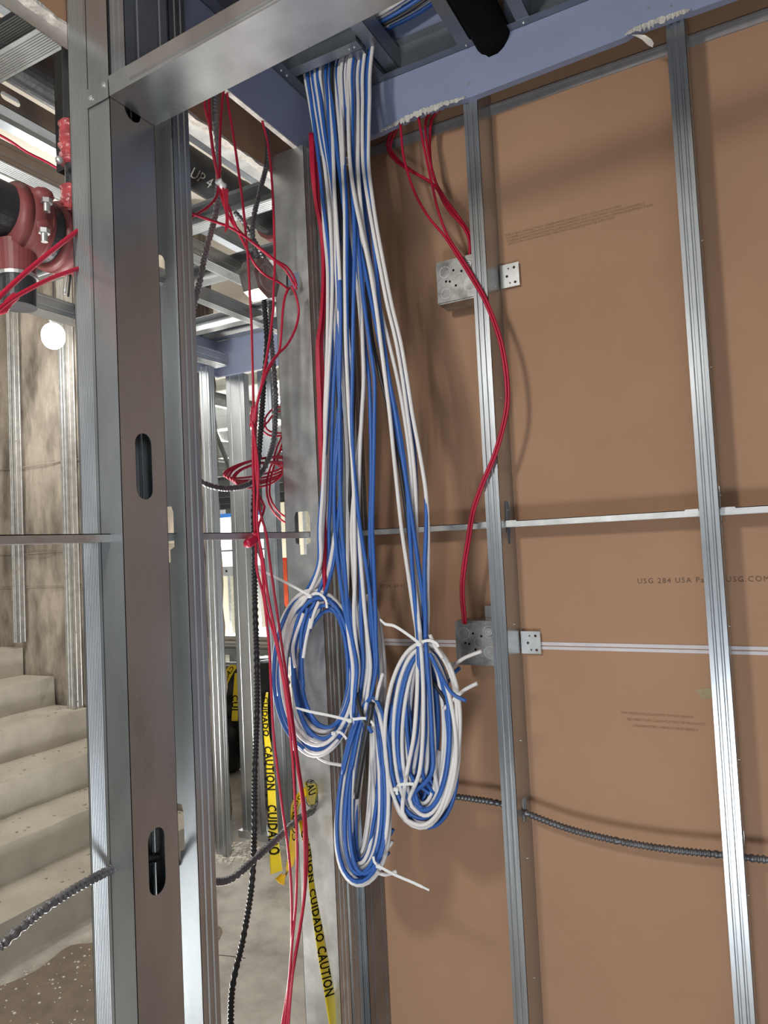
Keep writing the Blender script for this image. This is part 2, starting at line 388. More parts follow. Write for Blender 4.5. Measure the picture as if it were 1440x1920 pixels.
for x0, fw, lab in ((-.4697, .0319, 'steel stud on the brown board wall carrying the two junction boxes'),
                    (-.0630, .0330, 'rightmost steel stud on the brown board wall')):
    s = stud('steel_stud', lab, (x0, D0, 0), nX, Y_, 3.25, m=GALV, F=fw, holes=[(.888, .034, .05, False), (1.484, .036, .09, True)])
    for i in range(7): screw((x0, D0+.045, .55+.24*i), X_, s, .0018)

# cold rolled channels threaded through the punch-outs
def crc(name, lab, O, A, B, T, L):
    bm = bmesh.new(); channel(bm, O, A, B, T, L, D=.038, F=.0127, lip=0, groove=False, t=.0014, wr=False)
    return tag(fin(bm, name, GALV2), lab, 'steel channel')
crc('bracing_channel', 'thin horizontal bracing channel running through the side partition studs', (-.912, .25, 1.4860), (0, 0, -1), X_, Y_, 1.135)
a = crc('bracing_channel', 'thin bright bracing channel running across the brown board wall', (-.84, 1.424, 1.4862), (0, 0, -1), Y_, X_, 2.2)
for x0 in (-.4697, -.063):
    for s_ in (-1, 1):
        bm = bmesh.new(); ext(bm, [(0, 0), (.022, .0), (.030, .010), (.022, .012), (0, .012)], (x0+(.002 if s_ > 0 else -.036), 1.4225, 1.4872), (s_, 0, 0), (0, 0, -1), (0, 1, 0), .0015)
        fin(bm, 'clip', GALV2, a)

# header over the opening: a track with its web down
XH = -.846
hd = empty('door_header'); tag(hd, 'wide sheet-steel header track crossing the top of the opening', 'header')
SL = .052
def hz(x): return 2.164+SL*(x+.85)
T = Vector((1, 0, SL)).normalized(); HL = 1.35
bm = bmesh.new(); ext(bm, strip([(0, .030), (.0012, 0), (.0925, 0), (.0937, .030)], -.001), (-.846, .7565, hz(-.846)), Y_, Z_, T, HL)
ho = fin(bm, 'web', GALV, hd)
bm = bmesh.new(); ext(bm, [(0, 0), (.004, .002), (.004, .0035), (0, .0035)], (-.80, .7565, hz(-.80)+.004), nY, Z_, T, HL-.05)
fin(bm, 'bead', GALV, hd)
bm = bmesh.new(); p0 = Vector((-.897, .7548, hz(-.897)-.003))
ext(bm, [(0, 0), (.05, .05*SL), (.05, .028+.05*SL), (0, .030)], p0, X_, Z_, Y_, .0012)
tb = fin(bm, 'end_tab', GALV, hd)
screw((-.885, .7548, hz(-.885)+.010), nY, hd); screw((-.855, .7548, hz(-.855)+.019), nY, hd)

# ================================================================== SOFFIT
ZP, ZF = 2.372, 2.485
def torn_board(name, x0, x1, y0, y1, zb, zt, holes_px=()):
    pass
# long board on the wall side: bottom edge torn in two places, notch in the top for the pipe
def bot(x):
    z = ZP+.018*(x+.71)/.66 if x < -.05 else 2.39
    for a, b, dd in ((-.70, -.475, .010), (-.165, -.055, .014)):
        if a < x < b: z += dd*math.sin(math.pi*(x-a)/(b-a))*(.6+.4*random.random())
    return min(z, 2.392)
random.seed(3)
xs = [-.862+.006*i for i in range(int((1.6+.862)/.006))]
outer = [(x, bot(x)) for x in xs]+[(xs[-1], 2.95), (-.862, 2.95)]
pc = Vector((-.402, 0, 2.52))
notch = []
top = [(xs[-1], 2.95)]
px0, px1 = aY(886, 85, 1.382).x, aY(962, 62, 1.382).x; pzb = aY(918, 107, 1.382).z; pcx = (px0+px1)/2
# board outline with a U-shaped notch around the pipe
uo = [(x, bot(x)) for x in xs]+[(xs[-1], 2.95), (px1, 2.95), (px1, 2.525)]
for i in range(1, 16):
    t = -math.pi*i/16; uo.append(((px0+px1)/2+(px1-px0)/2*math.cos(t)+random.uniform(-.0015, .0015), 2.522+(2.522-pzb)*math.sin(t)+random.uniform(-.0015, .0015)))
uo += [(px0, 2.525), (px0, 2.95), (-.862, 2.95)]
bm = bmesh.new(); plate(bm, (0, 1.382, 0), X_, Z_, uo, [], .016, Y_)
sb = tag(fin(bm, 'soffit_board', PURP), 'long blue-grey gypsum board strip above the wall studs, torn lower edge', 'gypsum board', 'soffit boards')
def torn(x0, x1, parent, n=40, seed=1):
    random.seed(seed); bm = bmesh.new(); lo = []; hi = []
    for i in range(n+1):
        x = x0+(x1-x0)*i/n; e = math.sin(math.pi*i/n); z = bot(x)
        hi.append(bm.verts.new((x, 1.3800, z+.004+.004*e*random.random()))); lo.append(bm.verts.new((x, 1.377-random.random()*.006, z-.004-.010*e*random.random())))
    for i in range(n): bm.faces.new((hi[i], hi[i+1], lo[i+1], lo[i]))
    o = fin(bm, 'torn_paper', PAPER, parent); s = o.modifiers.new('s', 'SOLIDIFY'); s.thickness = .0012; return o
torn(-.69, -.49, sb, 60, 5); torn(-.165, -.052, sb, 50, 6)
# loose flap of paper hanging under the right tear
f0 = aY(1184, 65, 1.378)
fp = [aY(x, y, 1.374) for x, y in [(1184, 65), (1196, 66), (1210, 68), (1222, 74), (1226, 82), (1224, 91), (1214, 84), (1204, 75), (1192, 70)]]
bm = bmesh.new(); bm.faces.new([bm.verts.new((p.x, p.y-.002*(i % 3), p.z)) for i, p in enumerate(fp)])
o = fin(bm, 'paper_flap', PAPER, sb); s = o.modifiers.new('s', 'SOLIDIFY'); s.thickness = .001
for q in ((879, 157),): screw(aY(q[0], q[1], 1.3817), nY, sb, .003)
screw(aY(1216, 16, 1.3817), nY, sb, .0022); screw(aY(1258, 12, 1.3817), nY, sb, .0022)
# left return board
bm = bmesh.new(); bx(bm, -.874, -.862, .86, 1.398, 2.352, 2.95)
lb = tag(fin(bm, 'soffit_board', PURP), 'dark blue-grey board of the soffit return, left of the cable bundle', 'gypsum board', 'soffit boards')
box('cut_edge', GYP, (-.8735, -.8625, .862, 1.397, 2.3498, 2.3525), lb)
bm = bmesh.new()
bmesh.ops.create_icosphere(bm, subdivisions=3, radius=.016)
for v in bm.verts: v.co *= random.uniform(.7, 1.15); v.co += aY(614, 268, 1.372)
tag(fin(bm, 'plaster_lump', PAPER), 'white plaster lump in the soffit corner behind the cables', 'plaster')
struct(box('ceiling_soffit', GALVD, (-.9, 1.7, .86, 1.49, 2.95, 2.97)))  # dark steel colour stands in for the shade inside the soffit box
# brown board behind the return, over the corridor
bz = 2.318
bb = tag(box('gypsum_board', BROWN, (-.957, -.941, -.2, 1.7, bz, 3.28)), 'brown-backed board hanging above the side partition, left of the soffit', 'gypsum board')
random.seed(4)
bm = bmesh.new(); bx(bm, -.958, -.940, -.2, 1.7, bz-.003, bz+.002); bmesh.ops.subdivide_edges(bm, edges=[e for e in bm.edges if e.calc_length() > 1], cuts=120)
for v in bm.verts: v.co.z += random.uniform(-.002, .002); v.co.x += random.uniform(-.001, .001)
fin(bm, 'rough_edge', GYP, bb)

# frame of the soffit, seen from below
def frame_track(lab, O, A, B, T, L, D=.064, F=.026, name='soffit_track', m=GALVD, group=None, scr=(), **k):
    bm = bmesh.new(); channel(bm, O, A, B, T, L, D=D, F=F, lip=0, groove=False, wr=False, **k)
    o = tag(fin(bm, name, m), lab, 'steel track', group)
    for p in scr: screw(p, (0, 0, -1), o, .003)
    return o
frame_track('soffit track along the wall side, left of the black pipe', (-.86, 1.3815, ZF), nY, Z_, X_, .408, F=.020, scr=[(-.478, 1.372, ZF)])
frame_track('soffit track along the wall side, right of the black pipe', (-.396, 1.3815, ZF), nY, Z_, X_, 1.5, F=.020, scr=[(-.355, 1.372, ZF)])
frame_track('soffit track in front of the cable opening', (-.86, 1.266, ZF), nY, Z_, X_, .192, F=.027, D=.05, scr=[(-.692, 1.253, ZF), (-.680, 1.253, ZF)])
frame_track('short soffit track just right of the cable bundle', (-.669, 1.240, ZF+.0005), nX, Z_, Y_, .141, F=.028, D=.05)
frame_track('soffit cross track with a dark deep side, right of the cable opening', (-.636, .88, ZF+.010), nX, Z_, Y_, .50, F=.030, D=.05)
frame_track('soffit cross track on the left of the black pipe', (-.466, .88, ZF+.001), nX, Z_, Y_, .50, F=.028)
frame_track('soffit cross track on the right of the black pipe', (-.340, .88, ZF+.001), nX, Z_, Y_, .50, F=.028)
frame_track('soffit cross track far right near the photo top edge', (.06, .88, ZF+.001), nX, Z_, Y_, .50, F=.028)
frame_track('soffit track along the dark return board', (-.861, .90, ZF-.001), X_, Z_, Y_, .48, F=.024, scr=[(-.850, 1.23, ZF-.001), (-.850, 1.25, ZF-.001)])
fb = tag(box('soffit_board', PURP, (-.862, 1.7, .862, .874, 2.50, 2.95)), 'dark board closing the soffit above the header', 'gypsum board', 'soffit boards')
o = cable('insulated_pipe', [(pcx, .90, pzb+.052), (pcx, 1.10, pzb+.050), (pcx, 1.25, pzb+.047), (pcx, 1.36, pzb+.042), (pcx, 1.484, pzb+.041)], .038, PIPEF, n=24)
tag(o, 'thick black insulated pipe passing into the notch of the soffit board', 'pipe')

# ================================================================== CEILING FRAMING OVER THE CORRIDOR (left)
def cz(name, lab, a, b, z, D, F, m=GALV, up=1, ribs=0, holes=(), axis='y', flip=1, cat='steel track', group=None, lip=0, web='side'):
    """channel lying along x or y with its web vertical (side) or horizontal (flat)"""
    a = Vector(a); b = Vector(b); d = (b-a); L = d.length; T = d.normalized(); S = Vector((T.y, -T.x, 0))*flip
    bm = bmesh.new()
    if web == 'side': channel(bm, (a.x, a.y, z), S, Z_, T, L, D=D, F=F, lip=lip, ribs=ribs, groove=False, holes=holes)
    else: channel(bm, (a.x, a.y, z), Z_, S, T, L, D=D, F=F, lip=lip, ribs=0, groove=True)
    return tag(fin(bm, name, m), lab, cat, group)
def lineY(p, q, z):   # x of a corridor member running along y, from two photo points
    return (aZ(*p, z).x+aZ(*q, z).x)/2
x = -1.055
cz('ceiling_track', 'pale edge track below the rough board edge over the corridor', (-.990, -.2, 0), (-.990, 1.75, 0), bz-.001, .05, .032, GALV2, flip=1)
# big ribbed stud running away to the left at the photo's upper left
cz('ceiling_stud', 'ribbed steel stud crossing at the upper left corner', (-.992, .868, 0), (-2.44, .868, 0), 2.40, .060, .058, GALV, ribs=9, flip=-1, cat='steel stud')
bm = bmesh.new(); channel(bm, (-1.34, -.4, 2.405), nX, Z_, Y_, 1.85, D=.046, F=.030, lip=0, groove=False, holes=[(aX(20, 192, -1.34).y+.4, .018, .045, False)])
tag(fin(bm, 'ceiling_track', GALVD), 'slotted steel track above the corridor with one oval hole, upper left', 'steel track')
bm = bmesh.new(); channel(bm, (-1.525, -.4, 2.40), nX, Z_, Y_, 2.8, D=.052, F=.058, lip=0, ribs=6)
tag(fin(bm, 'ceiling_stud', GALV), 'bright ribbed steel stud above the red pipe coupling', 'steel stud')
bm = bmesh.new(); channel(bm, (-1.86, .9, 2.44), nX, Z_, Y_, 1.9, D=.055, F=.045, lip=0, ribs=5)
tag(fin(bm, 'ceiling_stud', GALV), 'ribbed steel stud running over the middle of the corridor', 'steel stud')
bm = bmesh.new(); channel(bm, (-2.335, -.4, 2.40), nX, Z_, Y_, 3.2, D=.06, F=.085, lip=0, ribs=7)
tag(fin(bm, 'ceiling_stud', GALV), 'ribbed top track of the stair-side wall, below the red coupling', 'steel track')
# vertical dark strut
bm = bmesh.new(); q = aX(110, 130, -1.28); channel(bm, (-1.28, q.y-.012, 2.28), X_, Y_, Z_, 1.0, D=.04, F=.03, lip=0, groove=False)
tag(fin(bm, 'hanger_strut', PIPEB), 'dark vertical hanger strut left of the front post', 'strut')
for z, yy, lab in ((2.42, 1.62, 'nearer'), (2.42, 1.955, 'farther')):
    cz('ceiling_stud', 'steel cross stud over the corridor right of the front post, %s one' % lab, (-.992, yy, 0), (-2.33, yy, 0), z, .06, .055, GALV, ribs=5, flip=-1, cat='steel stud')
cz('ceiling_stud', 'steel cross stud over the far end of the corridor', (-.992, 2.45, 0), (-2.33, 2.45, 0), 2.45, .06, .05, GALV, ribs=5, flip=-1, cat='steel stud')
# upper layer of framing near the slab
for i, (xx, lab) in enumerate(((-1.75, 'dark suspended channel high above the corridor, right one'), (-2.25, 'dark suspended channel high above the corridor, left one'))):
    bm = bmesh.new(); channel(bm, (xx, -.4, 3.0), nX, Z_, Y_, 5.0, D=.07, F=.05, lip=0, groove=False)
    tag(fin(bm, 'suspended_channel', GALVD), lab, 'steel channel')
# large black pipe with white pen marks and a clamp
pa = aZ(360, 318, 2.62); pb = aZ(490, 398, 2.62); px_ = (pa.x+pb.x)/2
bp = empty('drain_pipe'); tag(bp, 'large black pipe with white handwriting above the corridor', 'pipe')
cylo('pipe_body', (px_, .95, 2.62), (px_, 2.35, 2.62), .057, PIPEB, bp, 32)
qy = aX(462, 345, px_+.02).y
bm = bmesh.new(); ring(bm, (px_, qy-.018, 2.62), (0, 1, 0), .0605, .003, .030, 32); fin(bm, 'clamp_band', GALV2, bp)
cylo('red_coupling', (px_, pb.y+.06, 2.62), (px_, pb.y+.16, 2.62), .070, REDP, bp, 28)
def pipe_text(s, px, py, size, name='pen_mark'):
    # text laid round the lower right side of the pipe
    v, f = text_mesh(s, size); d0 = aX(px, py, px_+.045); me = bpy.data.meshes.new(name); out = []
    a0 = math.atan2(d0.z-2.62, d0.x-px_); r = .0578
    for a, b, c in v:
        an = a0+b/r; out.append((px_+r*math.cos(an), d0.y+a, 2.62+r*math.sin(an)))
    me.from_pydata(out, [], f); return link(name, me, CHALK, bp)
pipe_text('UP 4', 362, 345, .045); pipe_text('H', 427, 312, .03)

# red grooved coupling at the far left
XC = -1.10
c0 = aX(50, 424, XC); rc = empty('pipe_coupling'); tag(rc, 'red grooved pipe coupling with bolts left of the front post', 'pipe coupling')
yc, zc = c0.y, c0.z-.0
def seg(y0, y1, r0, r1, m, name): return cylo(name, (XC, y0, zc), (XC, y1, zc), r0, m, rc, 36, r1)
cylo('black_pipe', (XC, yc-.40, zc+.01), (XC, yc-.035, zc+.01), .047, PIPEB, rc, 36)
bm = bmesh.new()
for (y0, y1, ra, rb) in ((yc-.045, yc-.030, .052, .066), (yc-.030, yc+.005, .066, .064), (yc+.005, yc+.018, .064, .056)): cyl(bm, (XC, y0, zc), (XC, y1, zc), ra, 36, rb)
fin(bm, 'coupling_housing', REDP, rc, True)
seg(yc+.018, yc+.040, .052, .052, PIPEB, 'gasket')
bm = bmesh.new()
for (y0, y1, ra, rb) in ((yc+.040, yc+.050, .056, .064), (yc+.050, yc+.085, .064, .062), (yc+.085, yc+.16, .055, .052)): cyl(bm, (XC, y0, zc), (XC, y1, zc), ra, 36, rb)
fin(bm, 'coupling_housing', REDP, rc, True)
for yy in (yc-.012, yc+.066):
    for dx, dz in ((.058, .032), (.050, -.018)):
        bm = bmesh.new(); bmesh.ops.create_icosphere(bm, subdivisions=2, radius=.021); 
        for v in bm.verts: v.co = Vector((v.co.x, v.co.y*.9, v.co.z*.7))+Vector((XC+dx, yy, zc+dz))
        fin(bm, 'bolt_lug', REDP, rc, True)
        bm = bmesh.new(); cyl(bm, (XC+dx+.012, yy, zc+dz+.004), (XC+dx+.012, yy, zc+dz-.030), .0055, 12); cyl(bm, (XC+dx+.012, yy, zc+dz-.008), (XC+dx+.012, yy, zc+dz-.016), .0095, 6)
        fin(bm, 'bolt', GALV2, rc)
cylo('outlet', (XC, yc-.02, zc-.04), (XC+.0, yc-.02, zc-.095), .034, REDP, rc, 28, .03)
cylo('outlet_rim', (XC, yc-.02, zc-.095), (XC, yc-.02, zc-.101), .033, GALV2, rc, 28)
cylo('black_outlet_pipe', (XC, yc-.02, zc-.10), (XC, yc-.02, zc-.150), .030, PIPEB, rc, 28)
# wrapped riser behind the post
q = aX(124, 320, -1.06)
wr = empty('wrapped_pipe'); tag(wr, 'black riser pipe wrapped in shiny red tape beside the front post', 'pipe')
cylo('riser', (-1.06, q.y+.012, zc+.03), (-1.06, q.y+.012, 2.9), .012, PIPEB, wr)
for za, zb in ((aX(124, 400, -1.06).z, aX(124, 345, -1.06).z), (aX(124, 305, -1.06).z, aX(124, 225, -1.06).z)):
    bm = bmesh.new(); random.seed(8)
    pts = [Vector((-1.06, q.y+.012, za+(zb-za)*i/14)) for i in range(15)]
    tube(bm, pts, lambda s: random.uniform(.0165, .023), 14); fin(bm, 'tape_wrap', REDW, wr, True)
bm = bmesh.new(); p = aX(111, 300, -1.04); bmesh.ops.create_icosphere(bm, subdivisions=2, radius=.007)
for v in bm.verts: v.co += p
fin(bm, 'bolt_head', GALV2, wr, True)

# ================================================================== STAIR-SIDE WALL STUDS (far left) and work lamp
for (xa, xb, z0, lab) in ((-3.905, -3.865, .985, 'thin steel furring stud on the concrete wall, left of the bright lamp'),
                          (-3.45, -3.385, .62, 'thin steel furring stud on the concrete wall, right of the bright lamp')):
    bm = bmesh.new(); channel(bm, (xb, 2.66, z0), nX, Y_, Z_, 3.28-z0, D=.055, F=xb-xa, lip=.006)
    s = tag(fin(bm, 'furring_stud', GALV2), lab, 'steel stud')
    for i in range(4): screw((xb, 2.68, z0+.05+.38*i), X_, s, .004)
lp = aY(100, 632, 2.45)
wl = empty('work_lamp'); tag(wl, 'glowing work lamp hanging before the concrete wall, bulb too bright to look at', 'lamp')
bm = bmesh.new(); bmesh.ops.create_uvsphere(bm, u_segments=24, v_segments=16, radius=.058)
for v in bm.verts: v.co = Vector((v.co.x, v.co.y, v.co.z*1.1-(0 if v.co.z < 0 else -.01)))+lp
fin(bm, 'bulb', LAMPM, wl, True)
cylo('socket', lp+Vector((0, 0, .060)), lp+Vector((0, 0, .11)), .022, BOXM, wl)
cable('cord', [lp+Vector((0, 0, .11)), lp+Vector((.01, 0, .3)), lp+Vector((0, 0, .6)), Vector((lp.x, lp.y, 3.3))], .004, BLACK, wl)
l = bpy.data.lights.new('lamp_light', 'POINT'); l.energy = 26; l.color = (1, .98, .95); l.shadow_soft_size = .06
lo = bpy.data.objects.new('lamp_light', l); COL.objects.link(lo); lo.location = lp+Vector((.08, -.08, -.06)); lo.parent = wl

# ================================================================== FAR PARTITION AND SOFFIT AT THE CORRIDOR END
def fs(lab, px, y, w=.035, m=GALV2, D=.09, h=2.375):
    a = aY(px, 1000, y); bm = bmesh.new(); channel(bm, (a.x+w, y, 0), nX, Y_, Z_, h, D=D, F=w, lip=.006)
    return tag(fin(bm, 'steel_stud', m), lab, 'steel stud')
def fs2(lab, p0, p1, y, h=2.375, m=GALV):
    a = aY(p0, 1000, y); b = aY(p1, 1000, y); bm = bmesh.new(); channel(bm, (a.x, y, 0), Y_, X_, Z_, h, D=b.x-a.x, F=.04, lip=.006, wr=True)
    return tag(fin(bm, 'steel_stud', m), lab, 'steel stud')
fs2('far steel stud left of the diagonal brace, in the corridor end partition', 434, 468, 2.88)
fs2('far steel stud right of the hanging flex conduit, in the corridor end partition', 494, 519, 2.90, m=GALVD)
fs2('pale steel stud against the broken end of the concrete wall', 384, 402, 2.66)
# sill blocks between the far studs
tag(box('floor_track', GALV2, (-2.45, -1.2, 2.87, 2.98, 0, .035)), 'steel floor track below the far partition studs', 'steel track')
# soffit 2
q = aZ(410, 706, 2.375)
o = tag(box('soffit_board', PURP, (-2.462, -1.0, 2.862, 2.878, 2.375, 2.56)), 'blue-grey soffit board facing the camera at the corridor end', 'gypsum board')
o = tag(box('soffit_board', PURP, (-2.478, -2.462, 2.2, 2.878, 2.375, 2.56)), 'short blue-grey soffit return board at the corridor end, beside the front post', 'gypsum board')
o = tag(box('soffit_board', PURP, (-2.3, -1.0, 3.05, 3.066, 2.45, 3.0)), 'upper blue-grey board above the corridor end soffit', 'gypsum board')
cz('ceiling_track', 'steel track on top of the far soffit board, left side', (-2.455, 2.15, 0), (-2.455, 2.86, 0), 2.56, .05, .05, GALV, flip=-1)
cz('ceiling_track', 'steel track on top of the far soffit board, facing the camera', (-2.455, 2.856, 0), (-1.0, 2.856, 0), 2.56, .05, .05, GALV, flip=1)
# diagonal brace strap behind
def pbar(lab, pts, w, th, m, name='brace_strap', cat='steel strap'):
    bm = bmesh.new(); tube(bm, cpath(pts, .05), w, 4); return tag(fin(bm, name, m), lab, cat)
pbar('thin diagonal steel strap crossing behind the far studs', [aY(368, 715, 2.99), aY(400, 800, 2.99), aY(450, 930, 2.99), aY(500, 1070, 2.99), aY(560, 1200, 2.99), aY(690, 1480, 2.99)], .012, .004, GALVD)

# ================================================================== THE FAR HALL SEEN THROUGH THE STUDS
random.seed(21); ORDN = 'first second third fourth fifth sixth seventh eighth ninth'.split()
WFL = mat('white_paint', (.88, .87, .83), .6, 0, .03, 4)
for i in range(22):
    y = 4.2+i*.62; z = 2.95+(.12 if i % 3 else -.12)
    bm = bmesh.new(); channel(bm, (-.8*y-4.5, y, z), Y_, Z_, X_, 9.0, D=.17, F=.09, lip=0, groove=False)
    t = tag(fin(bm, 'ceiling_joist', JOISTM), 'steel ceiling joist of the far hall', 'joist', 'joists under the far hall ceiling')
    box('bottom_flange', WFL, (-.8*y-4.5, -.8*y+4.5, y-.01, y+.10, z-.012, z-.002), t)
for k in range(4):
    x0 = -8.2+1.3*k
    bm = bmesh.new(); channel(bm, (x0, 4.0, 2.78), X_, Z_, Y_, 11, D=.12, F=.06, lip=0, groove=False)
    tag(fin(bm, 'ceiling_beam', GALV2), 'long steel runner under the joists of the far hall', 'beam', 'runners of the far hall')
YW = 9.0
wx0, wx1 = aY(395, 1020, YW).x, aY(508, 1020, YW).x
def zz(y, Y): return aY(430, y, Y).z
win = struct(box('window_1', DAY, (wx0, wx1, YW, YW+.03, zz(1062, YW), zz(970, YW))))
box('blue_frame', mat('blue_frame', (.05, .25, .75), .5), (wx0, wx1, YW-.05, YW+.01, zz(970, YW), zz(963, YW)), win)
struct(box('wall_window', BEIGE, (wx0-1.5, wx1, YW-.01, YW+.06, 0, zz(1062, YW))))
struct(box('wall_window_right', BEIGE, (wx1, wx1+2.6, YW, YW+.06, 0, 2.2)))
for i in range(9):
    x = wx0+.12+i*.30
    tag(box('steel_stud', GALV2, (x, x+.05, YW-.10, YW-.011, 0, zz(1064, YW) if x < wx1 else 2.2)), '%s steel stud from the left before the beige wall of the far hall' % ORDN[i], 'steel stud', 'studs of the far hall')
t = tag(box('guard_rail', GALV2, (wx0-1, wx1+.1, YW-.16, YW-.10, zz(1079, YW), zz(1062, YW))), 'broad horizontal steel rail under the bright window of the far hall', 'rail')
for x in (.45, 1.0):
    cylo('bolt_hole', (wx0+x, YW-.161, zz(1070, YW)), (wx0+x, YW-.159, zz(1070, YW)), .02, INK, t)
tag(box('guard_rail', GALVD, (wx0-1, wx1+.1, YW-.06, YW-.0005, zz(1034, YW), zz(1031, YW))), 'thin grey rail crossing the bright window of the far hall', 'rail')
# orange barrier
a = aY(524, 1046, 6.2); b = aY(556, 1158, 6.2); bm = bmesh.new(); bx(bm, a.x, b.x, 6.15, 6.30, b.z, a.z)
bmesh.ops.bevel(bm, geom=bm.edges[:], offset=.03, segments=2, affect='EDGES')
bmesh.ops.subdivide_edges(bm, edges=[e for e in bm.edges if e.calc_length() > .3], cuts=8, use_grid_fill=True)
for v in bm.verts: v.co.x += random.uniform(-.015, .015)
o = tag(fin(bm, 'traffic_barrier', ORANGE), 'bright orange barrier seen between the wide stud and its left neighbour', 'barrier')
box('stand', GALVD, (a.x+.1, b.x-.1, 6.19, 6.26, 0, b.z+.01), o)
# bench with stacked steel lengths
YT = 4.5; tx0, tx1 = aY(396, 1200, YT).x, aY(560, 1200, YT).x; zt = zz(1216, YT)
for i in range(7):
    y = YT+.02+random.uniform(0, .06); z = zt+.014*i
    tag(box('steel_bundle', WFL if i % 2 else GALV2, (tx0+random.uniform(0, .1), tx1-random.uniform(0, .1), y, y+.6, z, z+.0125)), 'pale steel length in the raised stack, %s from the bottom' % ORDN[i], 'steel length', 'raised stack of steel lengths')
wb2 = empty('work_bench'); tag(wb2, 'grey metal bench carrying the stack of pale steel lengths', 'bench')
box('bench_top', GALVD, (tx0, tx1, YT, YT+.75, zt-.05, zt), wb2)
for x in (tx0+.1, (tx0+tx1)/2, tx1-.1): box('leg', GALVD, (x, x+.05, YT+.1, YT+.15, 0, zt-.05), wb2)
px_0, px_1 = aY(490, 1500, 3.25).x, aY(575, 1500, 3.25).x
for i in range(8):
    z = i*.042; y = 3.25+random.uniform(-.03, .03)
    tag(box('steel_plank', GALVD, (px_0+random.uniform(-.05, .02), px_1, y, y+.4, z, z+.036)), 'grey steel plank in the low stack behind the far studs, %s from the floor' % ORDN[i], 'plank', 'low stack of steel planks')
for i, (px, py, s) in enumerate(((425, 1300, .15), (430, 1375, .14), (497, 1290, .15), (503, 1370, .14))):
    bm = bmesh.new(); bmesh.ops.create_icosphere(bm, subdivisions=4, radius=1); p = aY(px, py, 3.7)
    hz_ = s*1.35
    if i % 2: hz_ = (p.z+s*1.35)/2; p.z = hz_
    for v in bm.verts: v.co = Vector((v.co.x*s*(1+.12*math.sin(9*v.co.z)), v.co.y*.15, v.co.z*hz_))*(1+.04*random.random())+p; v.co.z = max(v.co.z, .002)
    tag(fin(bm, 'rubbish_bag', BLKBAG, None, True), ('black plastic bag hung behind the yellow tape', 'lower black plastic bag between the far studs', 'black plastic bag behind the striped tape', 'lower black plastic bag right of the black conduit')[i], 'bag')
a = aY(408, 1400, 3.9); b = aY(480, 1515, 3.9)
tag(box('plywood_sheet', WOOD, (a.x, b.x, 3.88, 3.94, 0, a.z)), 'brown board standing low between the far studs', 'board')
o = cable('cross_rod', [aY(395, 1243, 3.0), aY(460, 1244, 2.975), aY(520, 1238, 2.975)], .008, GALVD)
tag(o, 'thin horizontal rod behind the far studs with tape tied to it', 'rod')

# ================================================================== JUNCTION BOXES
def jbox(z0, z1, lab, yb=1.41, seed=0):
    x0, x1 = -.590, -.494
    t = empty('junction_box'); tag(t, lab, 'electrical box')
    bm = bmesh.new(); bx(bm, x0, x1, yb, yb+.055, z0, z1)
    bmesh.ops.bevel(bm, geom=[e for e in bm.edges if abs((e.verts[0].co-e.verts[1].co).normalized().y) > .9 or e.verts[0].co.y+e.verts[1].co.y < 2*yb+.01], offset=.003, segments=2, affect='EDGES')
    b = fin(bm, 'box_body', BOXM, t); W = x1-x0; H = z1-z0
    for u, v, r in ((.22, .72, .0125), (.55, .52, .0105), (.22, .22, .0115), (.80, .30, .013), (.80, .76, .013)):
        bm = bmesh.new(); c = (x0+W*u, yb, z0+H*v); ring(bm, c, nY, r, .0011, .0007)
        if (u, v) == (.80, .76): ring(bm, c, nY, r*.55, .002, .003); cyl(bm, c, (c[0], yb-.0025, c[2]), r*.3, 12)
        fin(bm, 'knockout', GALV2, t)
    bm = bmesh.new()
    for u, v in ((.43, .72), (.62, .66), (.47, .36), (.33, .48), (.24, .50)):
        cyl(bm, (x0+W*u, yb+.001, z0+H*v), (x0+W*u, yb-.0004, z0+H*v), .0026, 10)
    fin(bm, 'screw_holes', INK, t)
    return t
def bracket(z0, z1, parent):
    p0 = aY(938, 500, 1.484); x0, x1 = -.467, -.425
    outer = [(x0, z0), (x1, z0), (x1, z1), (x0, z1)]; hs = []
    for u, v, r in ((.45, .8, .0018), (.75, .8, .003), (.35, .48, .003), (.5, .17, .0018), (.78, .17, .003)):
        c = (x0+(x1-x0)*u, z0+(z1-z0)*v); hs.append([(c[0]+r*math.cos(t), c[1]+r*math.sin(t)) for t in [2*math.pi*i/10 for i in range(10)]])
    bm = bmesh.new(); plate(bm, (0, 1.479, 0), X_, Z_, outer, hs, .0012, Y_); fin(bm, 'side_bracket', GALV2, parent)
j1 = jbox(1.965, 2.060, 'galvanised junction box high on the wall stud, knockouts facing out')
pz0, pz1 = aY(970, 535, 1.479).z, aY(969, 491, 1.479).z; bracket(pz0, pz1, j1)
j2 = jbox(1.187, 1.280, 'lower galvanised junction box at the white board joint, white wire end crossing it')
pz0, pz1 = aY(1008, 1226, 1.479).z, aY(1007, 1184, 1.479).z; bracket(pz0, pz1, j2)
o = tag(box('mounting_plate', GALV2, (-.545, -.50, 1.480, 1.4835, 1.27, 1.305)), 'small pale plate showing above the lower junction box', 'plate')

# octagonal box in the partition
ob = empty('octagon_box'); tag(ob, 'grey steel junction box beside the wide stud where flex conduits meet', 'electrical box')
c = aX(487, 525, -.925)
bm = bmesh.new(); cyl(bm, (-.945, c.y, c.z), (-.905, c.y, c.z), .045, 8); fin(bm, 'box_body', BOXM, ob)
bm = bmesh.new(); ring(bm, (-.905, c.y, c.z), X_, .03, .003, .002); fin(bm, 'cover_ring', GALV2, ob)
bm = bmesh.new(); ring(bm, (-.905, c.y-.02, c.z+.012), X_, .009, .0012, .0012); fin(bm, 'knockout', GALV2, ob)

